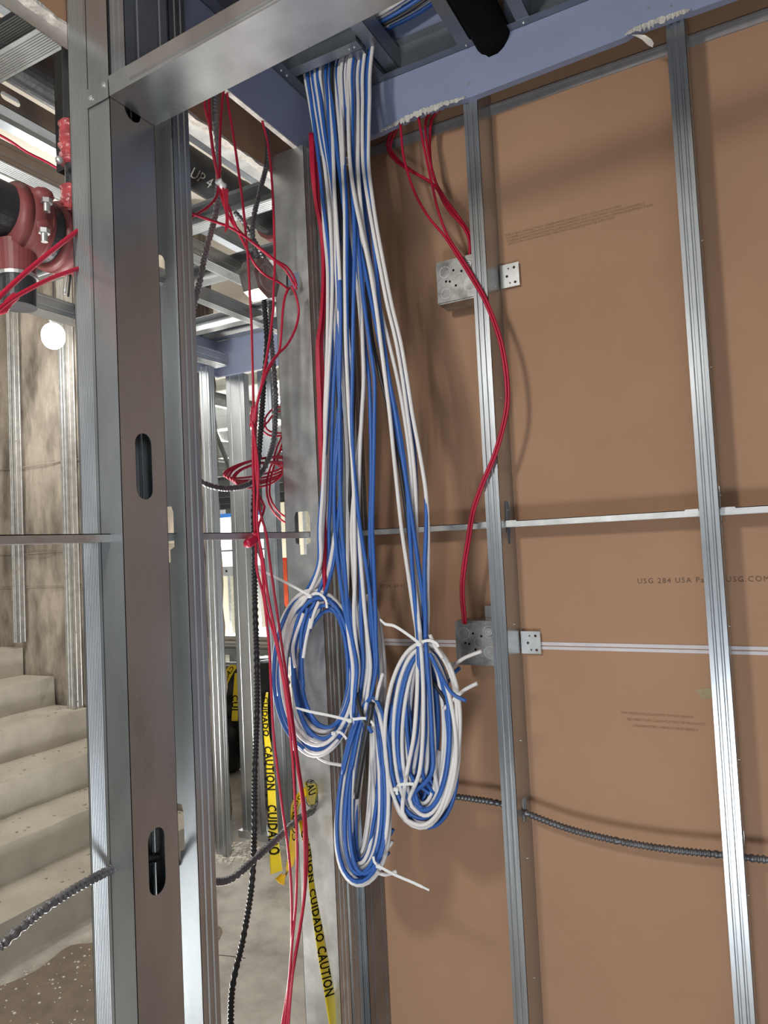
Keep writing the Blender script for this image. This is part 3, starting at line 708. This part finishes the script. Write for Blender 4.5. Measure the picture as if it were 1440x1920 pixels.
# ================================================================== FLEX CONDUITS
XF = -.915
def pX(lst, X): return [aX(x, y, X) for x, y in lst]
def pY(lst, Y): return [aY(x, y, Y) for x, y in lst]
o = flex('flex_conduit', pX([(0, 1774), (80, 1706), (166, 1652), (240, 1618), (300, 1608), (340, 1622), (365, 1643), (398, 1653), (432, 1648), (470, 1618), (520, 1572), (560, 1535), (598, 1506)], -.893)
         + [Vector((-.86, 1.43, 1.00)), Vector((-.78, 1.445, .965))]+pY([(790, 1484), (865, 1495), (940, 1507), (975, 1520), (1060, 1552), (1150, 1575), (1250, 1592), (1365, 1604), (1440, 1612), (1600, 1625)], 1.44), .0072, FLEX)
tag(o, 'grey flexible conduit sagging through post, studs and across the brown board', 'conduit')
o = flex('flex_conduit', pX([(402, 150), (404, 230), (410, 310), (404, 400), (386, 470), (374, 530), (362, 580), (352, 640)], -.905), .0062, FLEXG)
tag(o, 'dark flexible conduit hanging from the header, left of the others, running down behind the post', 'conduit')
o = flex('flex_conduit', pX([(499, 235), (501, 300), (484, 370), (474, 420), (476, 460), (486, 492)], -.915), .0058, FLEX)
tag(o, 'short dark flexible conduit entering the octagon box from above', 'conduit')
o = flex('flex_conduit', pX([(441, 398), (455, 415), (470, 440), (485, 465), (498, 490)], -.94), .0056, FLEX)
tag(o, 'short flexible conduit slanting into the octagon box from the left', 'conduit')
o = flex('flex_conduit', pX([(495, 562), (500, 640), (495, 710), (490, 790), (484, 870), (476, 940), (477, 1020), (478, 1120), (481, 1220), (482, 1330), (478, 1450), (477, 1560), (472, 1660), (456, 1760), (436, 1850), (432, 1935)], -.925), .0064, BLACK)
tag(o, 'long black flexible conduit hanging from the octagon box to the floor', 'conduit')
o = flex('flex_conduit', pX([(507, 566), (508, 630), (514, 700), (517, 760), (512, 830), (494, 880), (466, 908), (430, 916), (398, 912), (370, 900), (340, 880)], -.935), .0064, FLEX)
tag(o, 'looped flexible conduit curving left to the post under the octagon box', 'conduit')

# ================================================================== RED CABLES IN THE PARTITION
def a_(l): return [(340+x/5.054, 180+y/5.053) for x, y in l]
def b_(l): return [(360+x/5.054, 540+y/5.053) for x, y in l]
def c_(l): return [(360+x/5.054, 880+y/5.053) for x, y in l]
def d_(l): return [(480+x/4, 1440+y/4) for x, y in l]
RG = 'red fire-alarm cables in the side partition'
def red(lab, l, X=-.872, r=.0026, group=RG, m=REDC):
    o = cable('red_cable', pX(l, X) if X < 0 else pY(l, X), r, m); return tag(o, lab, 'cable', group)
red('red cable dropping left of the dark flex conduit into the stud hole', a_([(215, -60), (225, 110), (265, 270), (300, 540), (340, 750), (360, 870), (400, 1020), (470, 1180), (560, 1330), (620, 1450), (700, 1600), (800, 1700), (900, 1750), (985, 1810), (1010, 1850)]))
red('red cable dropping beside the conduit, then slanting right across the wide stud', a_([(255, -60), (265, 100), (275, 300), (310, 560), (350, 760), (385, 900), (450, 1050), (520, 1240), (640, 1360), (860, 1540), (980, 1640), (1055, 1760), (1095, 1830)]), -.868)
red('red cable hooking left toward the front post under the tag of tape', a_([(400, -60), (385, 100), (370, 300), (365, 500), (365, 700), (352, 860), (330, 960), (250, 1050), (160, 1110), (60, 1165), (20, 1190)]), -.866)
red('straight red cable hanging left of centre to the tape wrap', a_([(430, -60), (445, 80), (490, 350), (540, 700), (580, 1000), (610, 1300), (635, 1600), (650, 1900)])+b_([(562, 300), (572, 700), (580, 1000), (582, 1250)]), -.870)
red('straight red cable hanging nearest the wide stud', a_([(755, 170), (770, 250), (810, 400), (845, 650), (870, 1000), (880, 1300), (885, 1600), (872, 1900)])+b_([(770, 200), (740, 450), (700, 700), (650, 950), (600, 1150), (588, 1280)]), -.868)
red('red cable slanting from the front post to the wide stud hole', a_([(20, 1080), (85, 1108), (300, 1185), (450, 1240), (600, 1330), (760, 1450), (900, 1560), (990, 1610), (1060, 1700), (1095, 1800)]), -.863)
red('red cable looping down from the stud hole, left strand', b_([(920, 0), (885, 70), (862, 200), (848, 400), (830, 590), (780, 680), (700, 830), (640, 1000), (600, 1180)]), -.850)
red('red cable making a round loop over the wide stud', b_([(940, -20), (980, 60), (1008, 170), (1010, 260), (975, 400), (900, 540), (800, 640), (730, 740), (670, 900), (610, 1130), (595, 1250)]), -.846)
red('red cable dropping from the tape wrap to the knot, left strand', [(475, 770), (474, 850), (476, 920), (477, 980), (480, 1028), (482, 1070), (494, 1118), (500, 1167), (505, 1220), (509, 1303), (514, 1387), (529, 1512), (540, 1590), (546, 1665), (547, 1740), (545, 1815), (536, 1877), (527, 1935)], -.866)
red('red cable below the knot hanging behind the left coil, second strand', [(480, 770), (479, 860), (486, 930), (496, 950), (484, 990), (487, 1020), (491, 1058), (499, 1137), (518, 1207), (535, 1300), (547, 1405), (552, 1480), (557, 1590), (555, 1690), (548, 1765), (540, 1860), (531, 1935)], -.862)
red('red cable below the knot hanging behind the left coil, third strand', [(477, 780), (480, 880), (488, 960), (499, 1000), (508, 1068), (518, 1137), (530, 1220), (545, 1320), (560, 1435), (571, 1510), (576, 1590), (573, 1665), (565, 1730), (555, 1790), (543, 1865), (536, 1935)], -.858)
red('red cable below the knot hanging behind the left coil, right strand', [(473, 790), (484, 880), (482, 980), (493, 1050), (503, 1120), (522, 1215), (541, 1320), (557, 1435), (567, 1510), (571, 1590), (570, 1680), (561, 1745), (552, 1800), (545, 1865), (540, 1935)], -.854)
# tape wraps, knot, tag
def wrap(lab, l, X, r, m=REDC, name='tape_wrap', cat='tape'):
    bm = bmesh.new(); pts = cpath(pX(l, X), .004); random.seed(len(lab)); tube(bm, pts, lambda s: r*random.uniform(.85, 1.15), 10); return tag(fin(bm, name, m, None, True, False), lab, cat)
wrap('red tape wrapped round the cables above the red coil', [(477, 765), (476, 780), (475, 800)], -.866, .0075)
wrap('red tape knot on the bracing channel', [(462, 1020), (470, 1016), (478, 1010), (480, 1000)], -.862, .008)
wrap('grey tape band gathering the red cables below the header', [(409, 338), (414, 345), (420, 350)], -.862, .0065, TIE)
bm = bmesh.new(); vs = [(421, 350), (428, 356), (427, 385), (429, 425), (421, 437), (423, 410), (420, 380), (416, 352)]
bm.faces.new([bm.verts.new(aX(x, y, -.860)) for x, y in vs]); o = fin(bm, 'tape_tag', mat('bright_red_tape', (.95, .03, .08), .35)); s = o.modifiers.new('s', 'SOLIDIFY'); s.thickness = .0008
tag(o, 'bright pinkish red tape end hanging from the grey band', 'tape')
# red coil tied beside the wide stud
RC = 'loops of the small red coil'
random.seed(31)
def ell(cx, cy, a, b, rot, t0, t1, n=26): return [(cx+a*math.cos(t)*math.cos(rot)-b*math.sin(t)*math.sin(rot), cy+a*math.cos(t)*math.sin(rot)+b*math.sin(t)*math.cos(rot)) for t in [t0+(t1-t0)*i/n for i in range(n+1)]]
pts = []
for k in range(6):
    e = ell(488+random.uniform(-4, 4), 876+k*3.0, 66-4*k, 15+3*k % 8, -.22, 0, 2*math.pi, 22)
    for i, q in enumerate(e[:-1]):
        v = aX(q[0], q[1], -.955-.012*math.sin(i/22*6.28)); pts.append(v)
o = tag(cable('red_cable', pts, .0025, REDC), 'small tilted coil of red cable tied left of the wide stud', 'cable coil')
for k, (l, lab) in enumerate((([(545, 762), (515, 765), (497, 785), (500, 805), (520, 812), (545, 810)], 'red cable arc above the small red coil, upper'),
             ([(545, 770), (518, 773), (503, 790), (492, 806), (512, 818), (545, 813)], 'red cable arc above the small red coil, lower'),
             ([(508, 872), (501, 900), (501, 930), (510, 955), (525, 973), (545, 985)], 'red cable arc below the small red coil, left'),
             ([(514, 872), (507, 900), (506, 930), (516, 952), (530, 966), (545, 972)], 'red cable arc below the small red coil, right'))):
    red(lab, l, -.965, .0024, 'arcs around the small red coil')
for i, (x0, y0, x1, y1) in enumerate(((530, 815, 512, 868), (534, 822, 519, 870), (537, 832, 506, 878))):
    red('short red strand fanning into the small red coil, %s' % ('leftmost', 'middle', 'rightmost')[i], [(x0+4, y0-10), (x0, y0), ((x0+x1)/2-3, (y0+y1)/2), (x1, y1)], -.95, .0022, 'red strands fanning into the coil')
# cables at far left
red('thick red cable crossing the red coupling, upper one at the left edge', [(170, 415), (132, 443), (95, 472), (55, 505), (18, 538), (-20, 575)], -.93, .0036, 'red cables crossing the coupling')
red('thick red cable crossing the red coupling, lower one', [(170, 495), (136, 507), (95, 522), (55, 542), (20, 562), (-15, 590)], -.93, .0032, 'red cables crossing the coupling')
red('thin red cable high at the left edge of the photo', [(-10, 248), (20, 265), (50, 285), (90, 305), (130, 330)], -1.45, .003, 'red cables crossing the coupling')
red('red cable hanging at the far left under the coupling', [(-10, 585), (8, 580), (15, 568), (30, 555)], -.95, .006, 'red cables crossing the coupling')
# red bundle between the corner and the blue cables
ORD6 = ['first', 'second', 'third', 'fourth', 'fifth', 'sixth']
random.seed(5)
for i in range(6):
    x0 = 583+i*2.4
    red('%s red cable from the left in the corner bunch behind the data cables' % ORD6[i], [(x0-2, 250), (x0+1, 320), (x0+8-i, 380), (600+i*2, 430), (604+i*1.6, 480), (606+i*1.2-2, 540), (600+i*1.4, 600), (594+i*2, 650), (596+i*2.5, 740), (600+i*2, 860), (606+i, 960), (606+i, 1060), (608+i, 1137)], -.815+.004*(i % 3), .0026, 'red cables bunched in the corner')

# ================================================================== RED CABLES ON THE BOARD WALL
def g_(l): return [(700+x*.5139, y*.514) for x, y in l]
RW = 'red cables on the brown board wall'
red('leftmost red cable bulging left under the torn board, then into the upper box', g_([(95, 430), (70, 475), (50, 530), (75, 580), (130, 620), (210, 665), (252, 720), (292, 780), (332, 826), (352, 880), (348, 945)]), 1.43, .0031, RW)
red('red cable close inside the leftmost one above the upper box', g_([(110, 430), (84, 475), (62, 535), (92, 585), (146, 626), (222, 676), (262, 728), (302, 784), (338, 832), (360, 882), (356, 945)]), 1.436, .0031, RW)
red('red cable emerging at the tear, middle left, going into the upper box', g_([(300, 360), (225, 398), (192, 440), (195, 520), (215, 620), (240, 700), (270, 760), (330, 830), (350, 880), (352, 945)]), 1.426, .0031, RW)
red('red cable emerging at the tear, rightmost, going into the upper box', g_([(330, 350), (265, 388), (216, 430), (206, 530), (218, 640), (256, 715), (300, 775), (345, 840), (364, 880), (362, 945)]), 1.432, .0031, RW)
tl = [(936, 640), (948, 715), (946, 775), (926, 850), (901, 910), (884, 960), (876, 1010), (868, 1060), (864, 1110), (869, 1170)]
red('long red cable crossing the wall stud in a wide bow down to the lower box', g_([(96, 420), (101, 480), (112, 580), (150, 700), (200, 790), (260, 862), (310, 940), (360, 1020), (410, 1110)])+tl, 1.385, .0029, RW)
red('second long red cable crossing the wall stud beside the first', g_([(160, 400), (172, 470), (190, 560), (220, 700), (240, 780), (272, 862), (322, 940), (372, 1020), (420, 1110)])+[(x+5, y) for x, y in tl], 1.388, .0029, RW)

# ================================================================== BLUE AND WHITE DATA CABLES
# edges of the three strand groups at successive heights, in photo pixels
def interp(tab, y):
    if y <= tab[0][0]: return tab[0][1], tab[0][2]
    for (ya, a, b), (yb, c, d) in zip(tab, tab[1:]):
        if y <= yb: t = (y-ya)/(yb-ya); return a+(c-a)*t, b+(d-b)*t
    return tab[-1][1], tab[-1][2]
TL = [(130, 568, 612), (300, 594, 630), (400, 604, 640), (500, 614, 640), (600, 615, 645), (700, 612, 640), (800, 608, 640), (900, 604, 640), (1000, 596, 632), (1080, 594, 622), (1110, 588, 612)]
TM = [(130, 608, 662), (300, 622, 668), (400, 630, 676), (500, 636, 684), (600, 640, 690), (700, 636, 702), (800, 630, 702), (900, 626, 700), (1000, 628, 698), (1080, 634, 702), (1150, 640, 704), (1250, 662, 706), (1345, 660, 690)]
TR = [(130, 650, 696), (300, 655, 697), (400, 664, 710), (500, 680, 723), (600, 695, 739), (650, 700, 754), (800, 733, 777), (900, 743, 797), (1000, 754, 803), (1080, 766, 803), (1150, 776, 807), (1205, 783, 806)]
ys = [135, 190, 250, 310, 370, 430, 500, 570, 640, 710, 780, 850, 920, 990, 1060, 1110, 1150, 1200, 1250, 1300, 1345]
def hang(tab, u, Yb, yend, seed):
    rnd = random.Random(seed); out = []; ph = rnd.uniform(0, 6); am = rnd.uniform(.10, .28); fr = rnd.uniform(.9, 1.8)
    for y in ys:
        if y > yend: break
        L, R_ = interp(tab, y); uu = u+am*math.sin(ph+fr*(y-130)/200)*min(1, max(0, (y-160)/300)); uu = min(1.0, max(0.0, uu))
        k = min(1, max(0, (y-135)/260)); Yy = (1.288+.008*math.sin(ph))*(1-k)+(Yb+.014*math.sin(ph*2+(y-130)/260))*k
        out.append(aY(L+(R_-L)*uu, y, Yy))
    p = out[0]; rr = rnd.uniform(-.05, .05); ox = rnd.uniform(-.02, .02)
    rr = rnd.uniform(-1, 1); oz = rnd.uniform(0, 1)*.03
    top = [Vector((.30, 1.20+.05*rr, 2.66+oz)), Vector((-.10, 1.29+.05*rr, 2.655+oz)), Vector((-.30, 1.325+.04*rr, 2.650+oz)), Vector((-.42, 1.335+.04*rr, 2.628+oz)), Vector((-.52, 1.335+.036*rr, 2.585+oz)),
           Vector((-.61, 1.330+.032*rr, 2.563+oz)), Vector((p.x*.5-.335, 1.318+.02*rr, 2.552+oz*.8)), Vector((p.x+.008, p.y+.010, 2.522))]
    return top+out
def loop_pts(box_, s, turns, th0, dr, Yb, seed, tear=0, n=20):
    """box_: outer left,right,top,bottom and inner left,right,top,bottom (pixels); s: 0 outer .. 1 inner"""
    (l0, r0_, t0, b0), (l1, r1, t1, b1) = box_; rnd = random.Random(seed); out = []
    N = int(n*turns); ph = rnd.uniform(0, 6)
    Q = int(turns*4)+3; sv = [min(1.0, max(0.0, s*.72+.28*rnd.random()+rnd.uniform(-.14, .06))) for _ in range(Q)]; jx = [rnd.uniform(-5, 5) for _ in range(Q)]
    for i in range(N+1):
        th = th0+dr*2*math.pi*i/n
        q = i/n*4; k = int(q); f = q-k; f = (1-math.cos(f*math.pi))/2
        ss = sv[k]*(1-f)+sv[k+1]*f; jj = jx[k]*(1-f)+jx[k+1]*f
        l = l0+(l1-l0)*ss; r = r0_+(r1-r0_)*ss; t = t0+(t1-t0)*ss; b = b0+(b1-b0)*ss
        cx, cy, a, bb = (l+r)/2, (t+b)/2, (r-l)/2, (b-t)/2
        x = math.cos(th); y = -math.sin(th)            # th=90deg is top
        fy = (y+1)/2                                    # 0 top .. 1 bottom
        wd = 1-tear*(1-fy)*.75
        px = cx+a*x*wd+tear*(1-fy)*34+jj*(1-tear*(1-fy))
        out.append(aY(px, cy+bb*y, Yb+.012*math.sin(ph+th*.61)+.010*(ss-.5)))
    return out
PIT = math.pi/2
def data(lab, pts, m, grp):
    return tag(cable('data_cable', pts, .0040, m, None, .011), lab, 'cable', grp)
# --- coil 1 (left ring)
ORD = ['first', 'second', 'third', 'fourth', 'fifth', 'sixth', 'seventh', 'eighth']
def many(cols, fn, where):
    cnt = {}
    for i, m in enumerate(cols):
        nm = 'blue' if m is BLUE else 'white'; cnt[nm] = cnt.get(nm, 0)+1
        data('%s data cable of the %s, %s %s one from the left at the soffit' % (nm, where, ORD[cnt[nm]-1], nm), fn(i, m), m, 'data cables of the '+where)
C1 = ((514, 669, 1106, 1418), (574, 654, 1146, 1358))
def f1(i, m):
    n = 9; Yb = 1.262-.010*(i % 3)
    return hang(TL, (i+.5)/n, Yb, 1065, 100+i)+loop_pts(C1, [0, .1, .2, .35, .5, .6, .75, .9, 1][i], 2.25+.17*(i % 4), PIT+.30, 1, Yb+.004, 200+i)
many([WHITE, BLUE, WHITE, BLUE, WHITE, BLUE, WHITE, WHITE, BLUE], f1, 'left coil')
C2 = ((604, 746, 1306, 1668), (672, 676, 1324, 1590))
def f2(i, m):
    n = 13; Yb = 1.205+.009*(i % 4)
    h = hang(TM, (i+.5)/n, Yb, 1345, 300+i)
    c = loop_pts(C2, ((i*7) % 13+.2)/n, 2.1+.13*(i % 3), PIT+.75, 1, Yb+.012, 400+i, tear=.62)
    if i % 3 == 1:
        d = (i-1)/3*3.0
        c = c[:-6]+pY([(712-d*.5, 1400), (721-d, 1290), (719-d, 1220), (708-d, 1150), (690-d, 1118), (674, 1140), (668, 1220), (664, 1300)], 1.262-.004*(i % 4))
    return h+c
many([BLUE, WHITE, BLUE, BLUE, WHITE, BLUE, WHITE, WHITE, BLUE, WHITE, BLUE, WHITE, BLUE], f2, 'lowest coil')
C3 = ((720, 870, 1205, 1557), (784, 806, 1240, 1480))
def f3(i, m):
    n = 10; u = (i+.5)/n; Yb = 1.200+.009*(i % 4)
    h = hang(TR, u, Yb, 1205, 500+i); xx = 781+u*28
    h += pY([(xx, 1290), (xx+(u-.5)*14, 1380), (xx+(u-.5)*30-6, 1450)], Yb)
    dr = -1 if i % 2 else 1
    return h+loop_pts(C3, ((i*3) % 10+.1)/n, 2.3+.15*(i % 3), -PIT*.62 if dr < 0 else -PIT*1.38, dr, Yb+.018, 600+i)
many([WHITE, BLUE, WHITE, BLUE, WHITE, BLUE, WHITE, BLUE, BLUE, WHITE], f3, 'right coil')
# --- black ones
h = hang(TR, .12, 1.225, 1150, 700)+pY([(789, 1205), (800, 1260), (838, 1320), (852, 1390), (846, 1460), (830, 1520), (800, 1546), (765, 1540), (747, 1510), (745, 1470)], 1.222)
data('black cable hanging among the right data cables and round the right coil', h, BLACK, None)
h = hang(TM, .25, 1.235, 1250, 701)+pY([(672, 1320), (688, 1370), (678, 1430), (668, 1495)], 1.19)
data('black cable hanging among the middle data cables', h, BLACK, None)
wrap2 = cable('tape_sleeve', pY([(698, 1318), (688, 1370), (677, 1430), (667, 1496)], 1.182), .0062, BLACK); tag(wrap2, 'short black sleeve inside the lowest coil under the zip tie', 'sleeve')
# cut ends sticking out
def end(lab, l, m, Y=1.19): return tag(cable('cable_end', pY(l, Y), .0036, m, None, .006), lab, 'cable end')
end('white cable end hanging inside the left coil, right of two others', [(598, 1128), (589, 1150), (582, 1178)], WHITE, 1.225)
end('white cable end hanging inside the left coil, lowest', [(569, 1150), (552, 1200), (550, 1225), (554, 1252)], WHITE, 1.225)
end('white cable end hanging inside the left coil, middle', [(583, 1160), (574, 1200), (569, 1233)], WHITE, 1.225)
end('blue cable end inside the left coil', [(577, 1140), (566, 1180), (563, 1216)], BLUE, 1.228)
end('blue cable end pointing down right beside the right coil', [(806, 1225), (826, 1265), (848, 1300), (874, 1314)], BLUE)
end('white cable end pointing right beyond the right coil', [(832, 1330), (852, 1310), (872, 1293), (895, 1281)], WHITE, 1.21)
end('white cable end crossing the lower junction box', [(838, 1272), (850, 1250), (870, 1234), (903, 1221)], WHITE, 1.25)
end('blue cable end under the white one at the lower junction box', [(834, 1290), (846, 1268), (862, 1252)], BLUE, 1.26)
end('short white cable end beside the right zip tie', [(806, 1190), (818, 1215), (831, 1234)], WHITE, 1.185)
end('stubby white cable end left of the lower junction box', [(830, 1240), (842, 1244), (851, 1246)], WHITE, 1.25)
end('white cable end standing up between the lowest and right coils', [(706, 1312), (710, 1290), (718, 1262)], WHITE, 1.20)
end('blue cable end below the lower zip tie', [(690, 1340), (690, 1360), (698, 1374)], BLUE, 1.18)
end('blue cable end at the bottom right of the lowest coil, upper', [(702, 1610), (718, 1590), (737, 1555)], BLUE, 1.24)
end('blue cable end at the bottom right of the lowest coil, lower', [(700, 1622), (715, 1612), (729, 1598)], BLUE, 1.24)
end('white cable end at the bottom right of the lowest coil', [(704, 1618), (718, 1606), (736, 1577)], WHITE, 1.235)
end('white cable end curling right below the lowest coil', [(698, 1612), (706, 1632), (720, 1640), (744, 1634)], WHITE, 1.22)
# clear sleeves
end('thin white cable arc under the left coil', [(560, 1370), (585, 1408), (610, 1428), (642, 1435)], WHITE, 1.27)

# ------------------------------------------------------------------ zip ties
def ziptie(lab, band, head, tail, Y, w=.0026):
    t = empty('zip_tie'); tag(t, lab, 'zip tie', None)
    for nm, l, yy in (('band', band, Y), ('tail', tail, Y-.006)):
        bm = bmesh.new(); pa = cpath(pY(l, yy), .005); prev = None
        for i, p in enumerate(pa):
            d = (pa[min(i+1, len(pa)-1)]-pa[max(0, i-1)]).normalized(); n_ = Vector((0, 1, 0)); s_ = d.cross(n_).normalized()*w*(1 if nm == 'band' or i < len(pa)*.85 else .7)
            r_ = [bm.verts.new(p+s_*a+n_*b) for a, b in ((-1, -.0007), (1, -.0007), (1, .0007), (-1, .0007))]
            if prev:
                for k in range(4): bm.faces.new((prev[k], prev[(k+1) % 4], r_[(k+1) % 4], r_[k]))
            else: bm.faces.new(r_)
            prev = r_
        bm.faces.new(prev); fin(bm, nm, TIE, t)
    p = aY(*head, Y-.004); bm = bmesh.new(); bx(bm, p.x-.005, p.x+.005, p.y-.003, p.y+.003, p.z-.0035, p.z+.0035)
    bmesh.ops.bevel(bm, geom=bm.edges[:], offset=.001, segments=1, affect='EDGES'); fin(bm, 'head', TIE, t); return t
ziptie('white zip tie atop the left coil with a long tail to the left', [(582, 1117), (592, 1112), (603, 1116), (611, 1126), (613, 1140)], (581, 1118), [(581, 1117), (545, 1097), (510, 1079), (485, 1068), (478, 1064)], 1.225)
ziptie('white zip tie round the strands above the lowest coil, tail pointing left', [(652, 1350), (668, 1348), (685, 1347), (698, 1355), (700, 1362)], (656, 1351), [(656, 1351), (620, 1342), (580, 1334), (555, 1327)], 1.180)
ziptie('white zip tie at the top of the right coil, tail pointing up left', [(783, 1210), (793, 1203), (805, 1201), (818, 1206), (822, 1213)], (786, 1208), [(786, 1206), (765, 1190), (740, 1174), (722, 1170), (713, 1161)], 1.178)
ziptie('white zip tie under the lowest coil, tail to the lower right', [(700, 1606), (702, 1616), (708, 1622)], (710, 1624), [(710, 1624), (740, 1640), (775, 1655), (805, 1669)], 1.19)
ziptie('small white zip tie low on the left side of the right coil', [(742, 1484), (746, 1474), (757, 1470), (776, 1470)], (743, 1480), [(743, 1484), (745, 1490)], 1.178)
ziptie('small white zip tie at the lower right of the left coil', [(624, 1376), (633, 1372), (642, 1376), (650, 1386)], (626, 1375), [(626, 1375), (628, 1378)], 1.228)

# ================================================================== CAUTION TAPE
def tape(name, lab, cl, wd, text=None, size=.032, grp=None, parent=None, off=.0006, mt=YEL, flipt=1, twist=0):
    """cl: centre line (3-D), wd: width vectors per point"""
    n = len(cl); bm = bmesh.new(); rows_ = []
    P = cpath(cl, .012); W = cpath(wd, 1e9) if False else None
    m_ = len(P); Ls = [0]
    for i in range(1, m_): Ls.append(Ls[-1]+(P[i]-P[i-1]).length)
    # cumulative length of control points for the width interpolation
    cs = [0]
    for i in range(1, n): cs.append(cs[-1]+(Vector(cl[i])-Vector(cl[i-1])).length)
    def wv(s):
        s = s/Ls[-1]*cs[-1]
        for i in range(1, n):
            if s <= cs[i] or i == n-1:
                t = (s-cs[i-1])/max(1e-6, cs[i]-cs[i-1]); t = min(1, max(0, t)); return Vector(wd[i-1]).lerp(Vector(wd[i]), t)
    def at(s, v, h=0):
        s = min(max(s, 0), Ls[-1]-1e-5)
        for i in range(1, m_):
            if s <= Ls[i]: break
        t = (s-Ls[i-1])/(Ls[i]-Ls[i-1]); p = P[i-1].lerp(P[i], t); w_ = wv(s); d = (P[i]-P[i-1]).normalized()
        nn = d.cross(w_).normalized(); cur = .0025*math.sin(v*math.pi)*0
        if nn.dot(FW) > 0: nn = -nn
        return p+w_*(v-.5)+nn*h
    K = 7; prev = None
    for i in range(m_):
        r_ = [bm.verts.new(at(Ls[i], k/(K-1))) for k in range(K)]
        if prev:
            for k in range(K-1): bm.faces.new((prev[k], prev[k+1], r_[k+1], r_[k]))
        prev = r_
    o = fin(bm, name, mt, parent, True); so = o.modifiers.new('s', 'SOLIDIFY'); so.thickness = .0003
    if lab: tag(o, lab, 'caution tape', grp)
    if text:
        for body, s0 in text:
            v, f = text_mesh(body, size, 1.12, .022); hgt = size*.72
            W0 = wv(0.1).length
            vs = [at(s0+a, .5+flipt*(b-hgt/2)/W0*1.0, off) for a, b, c in v]
            me = bpy.data.meshes.new('lettering'); me.from_pydata(vs, [], f); link('lettering', me, INK, o)
    return o
def tp(name, lab, l, X=None, Y=None, **k):
    """l: (left x, left y, right x, right y) edge pairs in photo pixels"""
    ys_ = [Y[0]+(Y[1]-Y[0])*i/(len(l)-1) for i in range(len(l))] if isinstance(Y, tuple) else [Y]*len(l)
    A = [(aX(a, b, X) if X else aY(a, b, y)) for (a, b, c, d), y in zip(l, ys_)]; B = [(aX(c, d, X) if X else aY(c, d, y)) for (a, b, c, d), y in zip(l, ys_)]
    return tape(name, lab, [(a+b)/2 for a, b in zip(A, B)], [b-a for a, b in zip(A, B)], **k)
tp('caution_tape', 'yellow caution tape hanging long and straight behind the red cables', [(499, 1298, 503, 1298), (493, 1330, 502, 1330), (494, 1370, 504, 1370), (498, 1420, 512, 1420), (501, 1470, 516, 1470), (503, 1520, 519, 1520), (505, 1570, 522, 1570), (506, 1620, 528, 1615), (507, 1640, 530, 1632)],
   Y=(2.885, 2.36), size=.044, text=[('CUIDADO', .03), ('CAUTION', .30), ('CUIDADO', .58)], flipt=1, off=.003)
tp('caution_tape', 'yellow caution tape folded up from the floor end, right of the long strip', [(515, 1648, 530, 1636), (533, 1660, 532, 1640), (537, 1620, 551, 1622), (543, 1580, 557, 1585), (545, 1540, 558, 1550), (546, 1510, 560, 1515), (556, 1490, 570, 1497), (575, 1472, 590, 1480)],
   X=-.905, size=.020, text=[('CUIDADO', .10)], flipt=1)
tp('caution_tape', 'crumpled yellow caution tape coming out of the hole of the wide stud', [(570, 1466, 580, 1470), (572, 1476, 590, 1468), (574, 1490, 597, 1478), (576, 1502, 592, 1500), (580, 1510, 590, 1508)], X=-.885, size=.018, text=[('CAU', .0)], flipt=1)
tp('caution_tape', 'yellow caution tape stretched down across the wide stud to the floor', [(560, 1540, 572, 1536), (565, 1570, 577, 1564), (574, 1600, 583, 1594), (578, 1650, 588, 1646), (583, 1700, 596, 1694), (590, 1750, 606, 1744), (597, 1800, 615, 1794), (606, 1850, 624, 1844), (614, 1900, 634, 1892), (620, 1940, 645, 1930)],
   X=-.862, size=.024, text=[('CAUTION', .02), ('CUIDADO', .15), ('CAUTION', .28)], flipt=1)
tp('caution_tape', 'yellow caution tape tied to the rod far behind, slanting left', [(440, 1243, 444, 1252), (428, 1250, 436, 1264), (416, 1270, 424, 1290), (404, 1305, 412, 1330)], Y=3.1, size=.045, text=[('CAU', .02)], flipt=-1)
tp('caution_tape', 'short yellow caution tape end hanging from the rod between the far studs', [(440, 1262, 446, 1262), (437, 1300, 446, 1300), (434, 1352, 446, 1352)], Y=3.1, size=.05, text=[('CUI', .12)], flipt=1)
o = cable('floor_crack', [(p.x, p.y, .0005) for p in [aZ(400, 1790, 0), aZ(430, 1793, 0), aZ(460, 1797, 0)]], .0012, INK)
tag(o, 'thin dark wire lying on the concrete floor beside the black conduit', 'wire')
tag(cable('wire_end', pX([(127, 512), (124, 530), (121, 552)], -.98), .0018, GALV2), 'bare wire end hanging just left of the front post, under the coupling', 'wire', 'wire ends left of the post')
tag(cable('wire_end', pX([(132, 515), (130, 535), (128, 556)], -.98), .0018, BLACK), 'black wire end hanging just left of the front post, under the coupling', 'wire', 'wire ends left of the post')
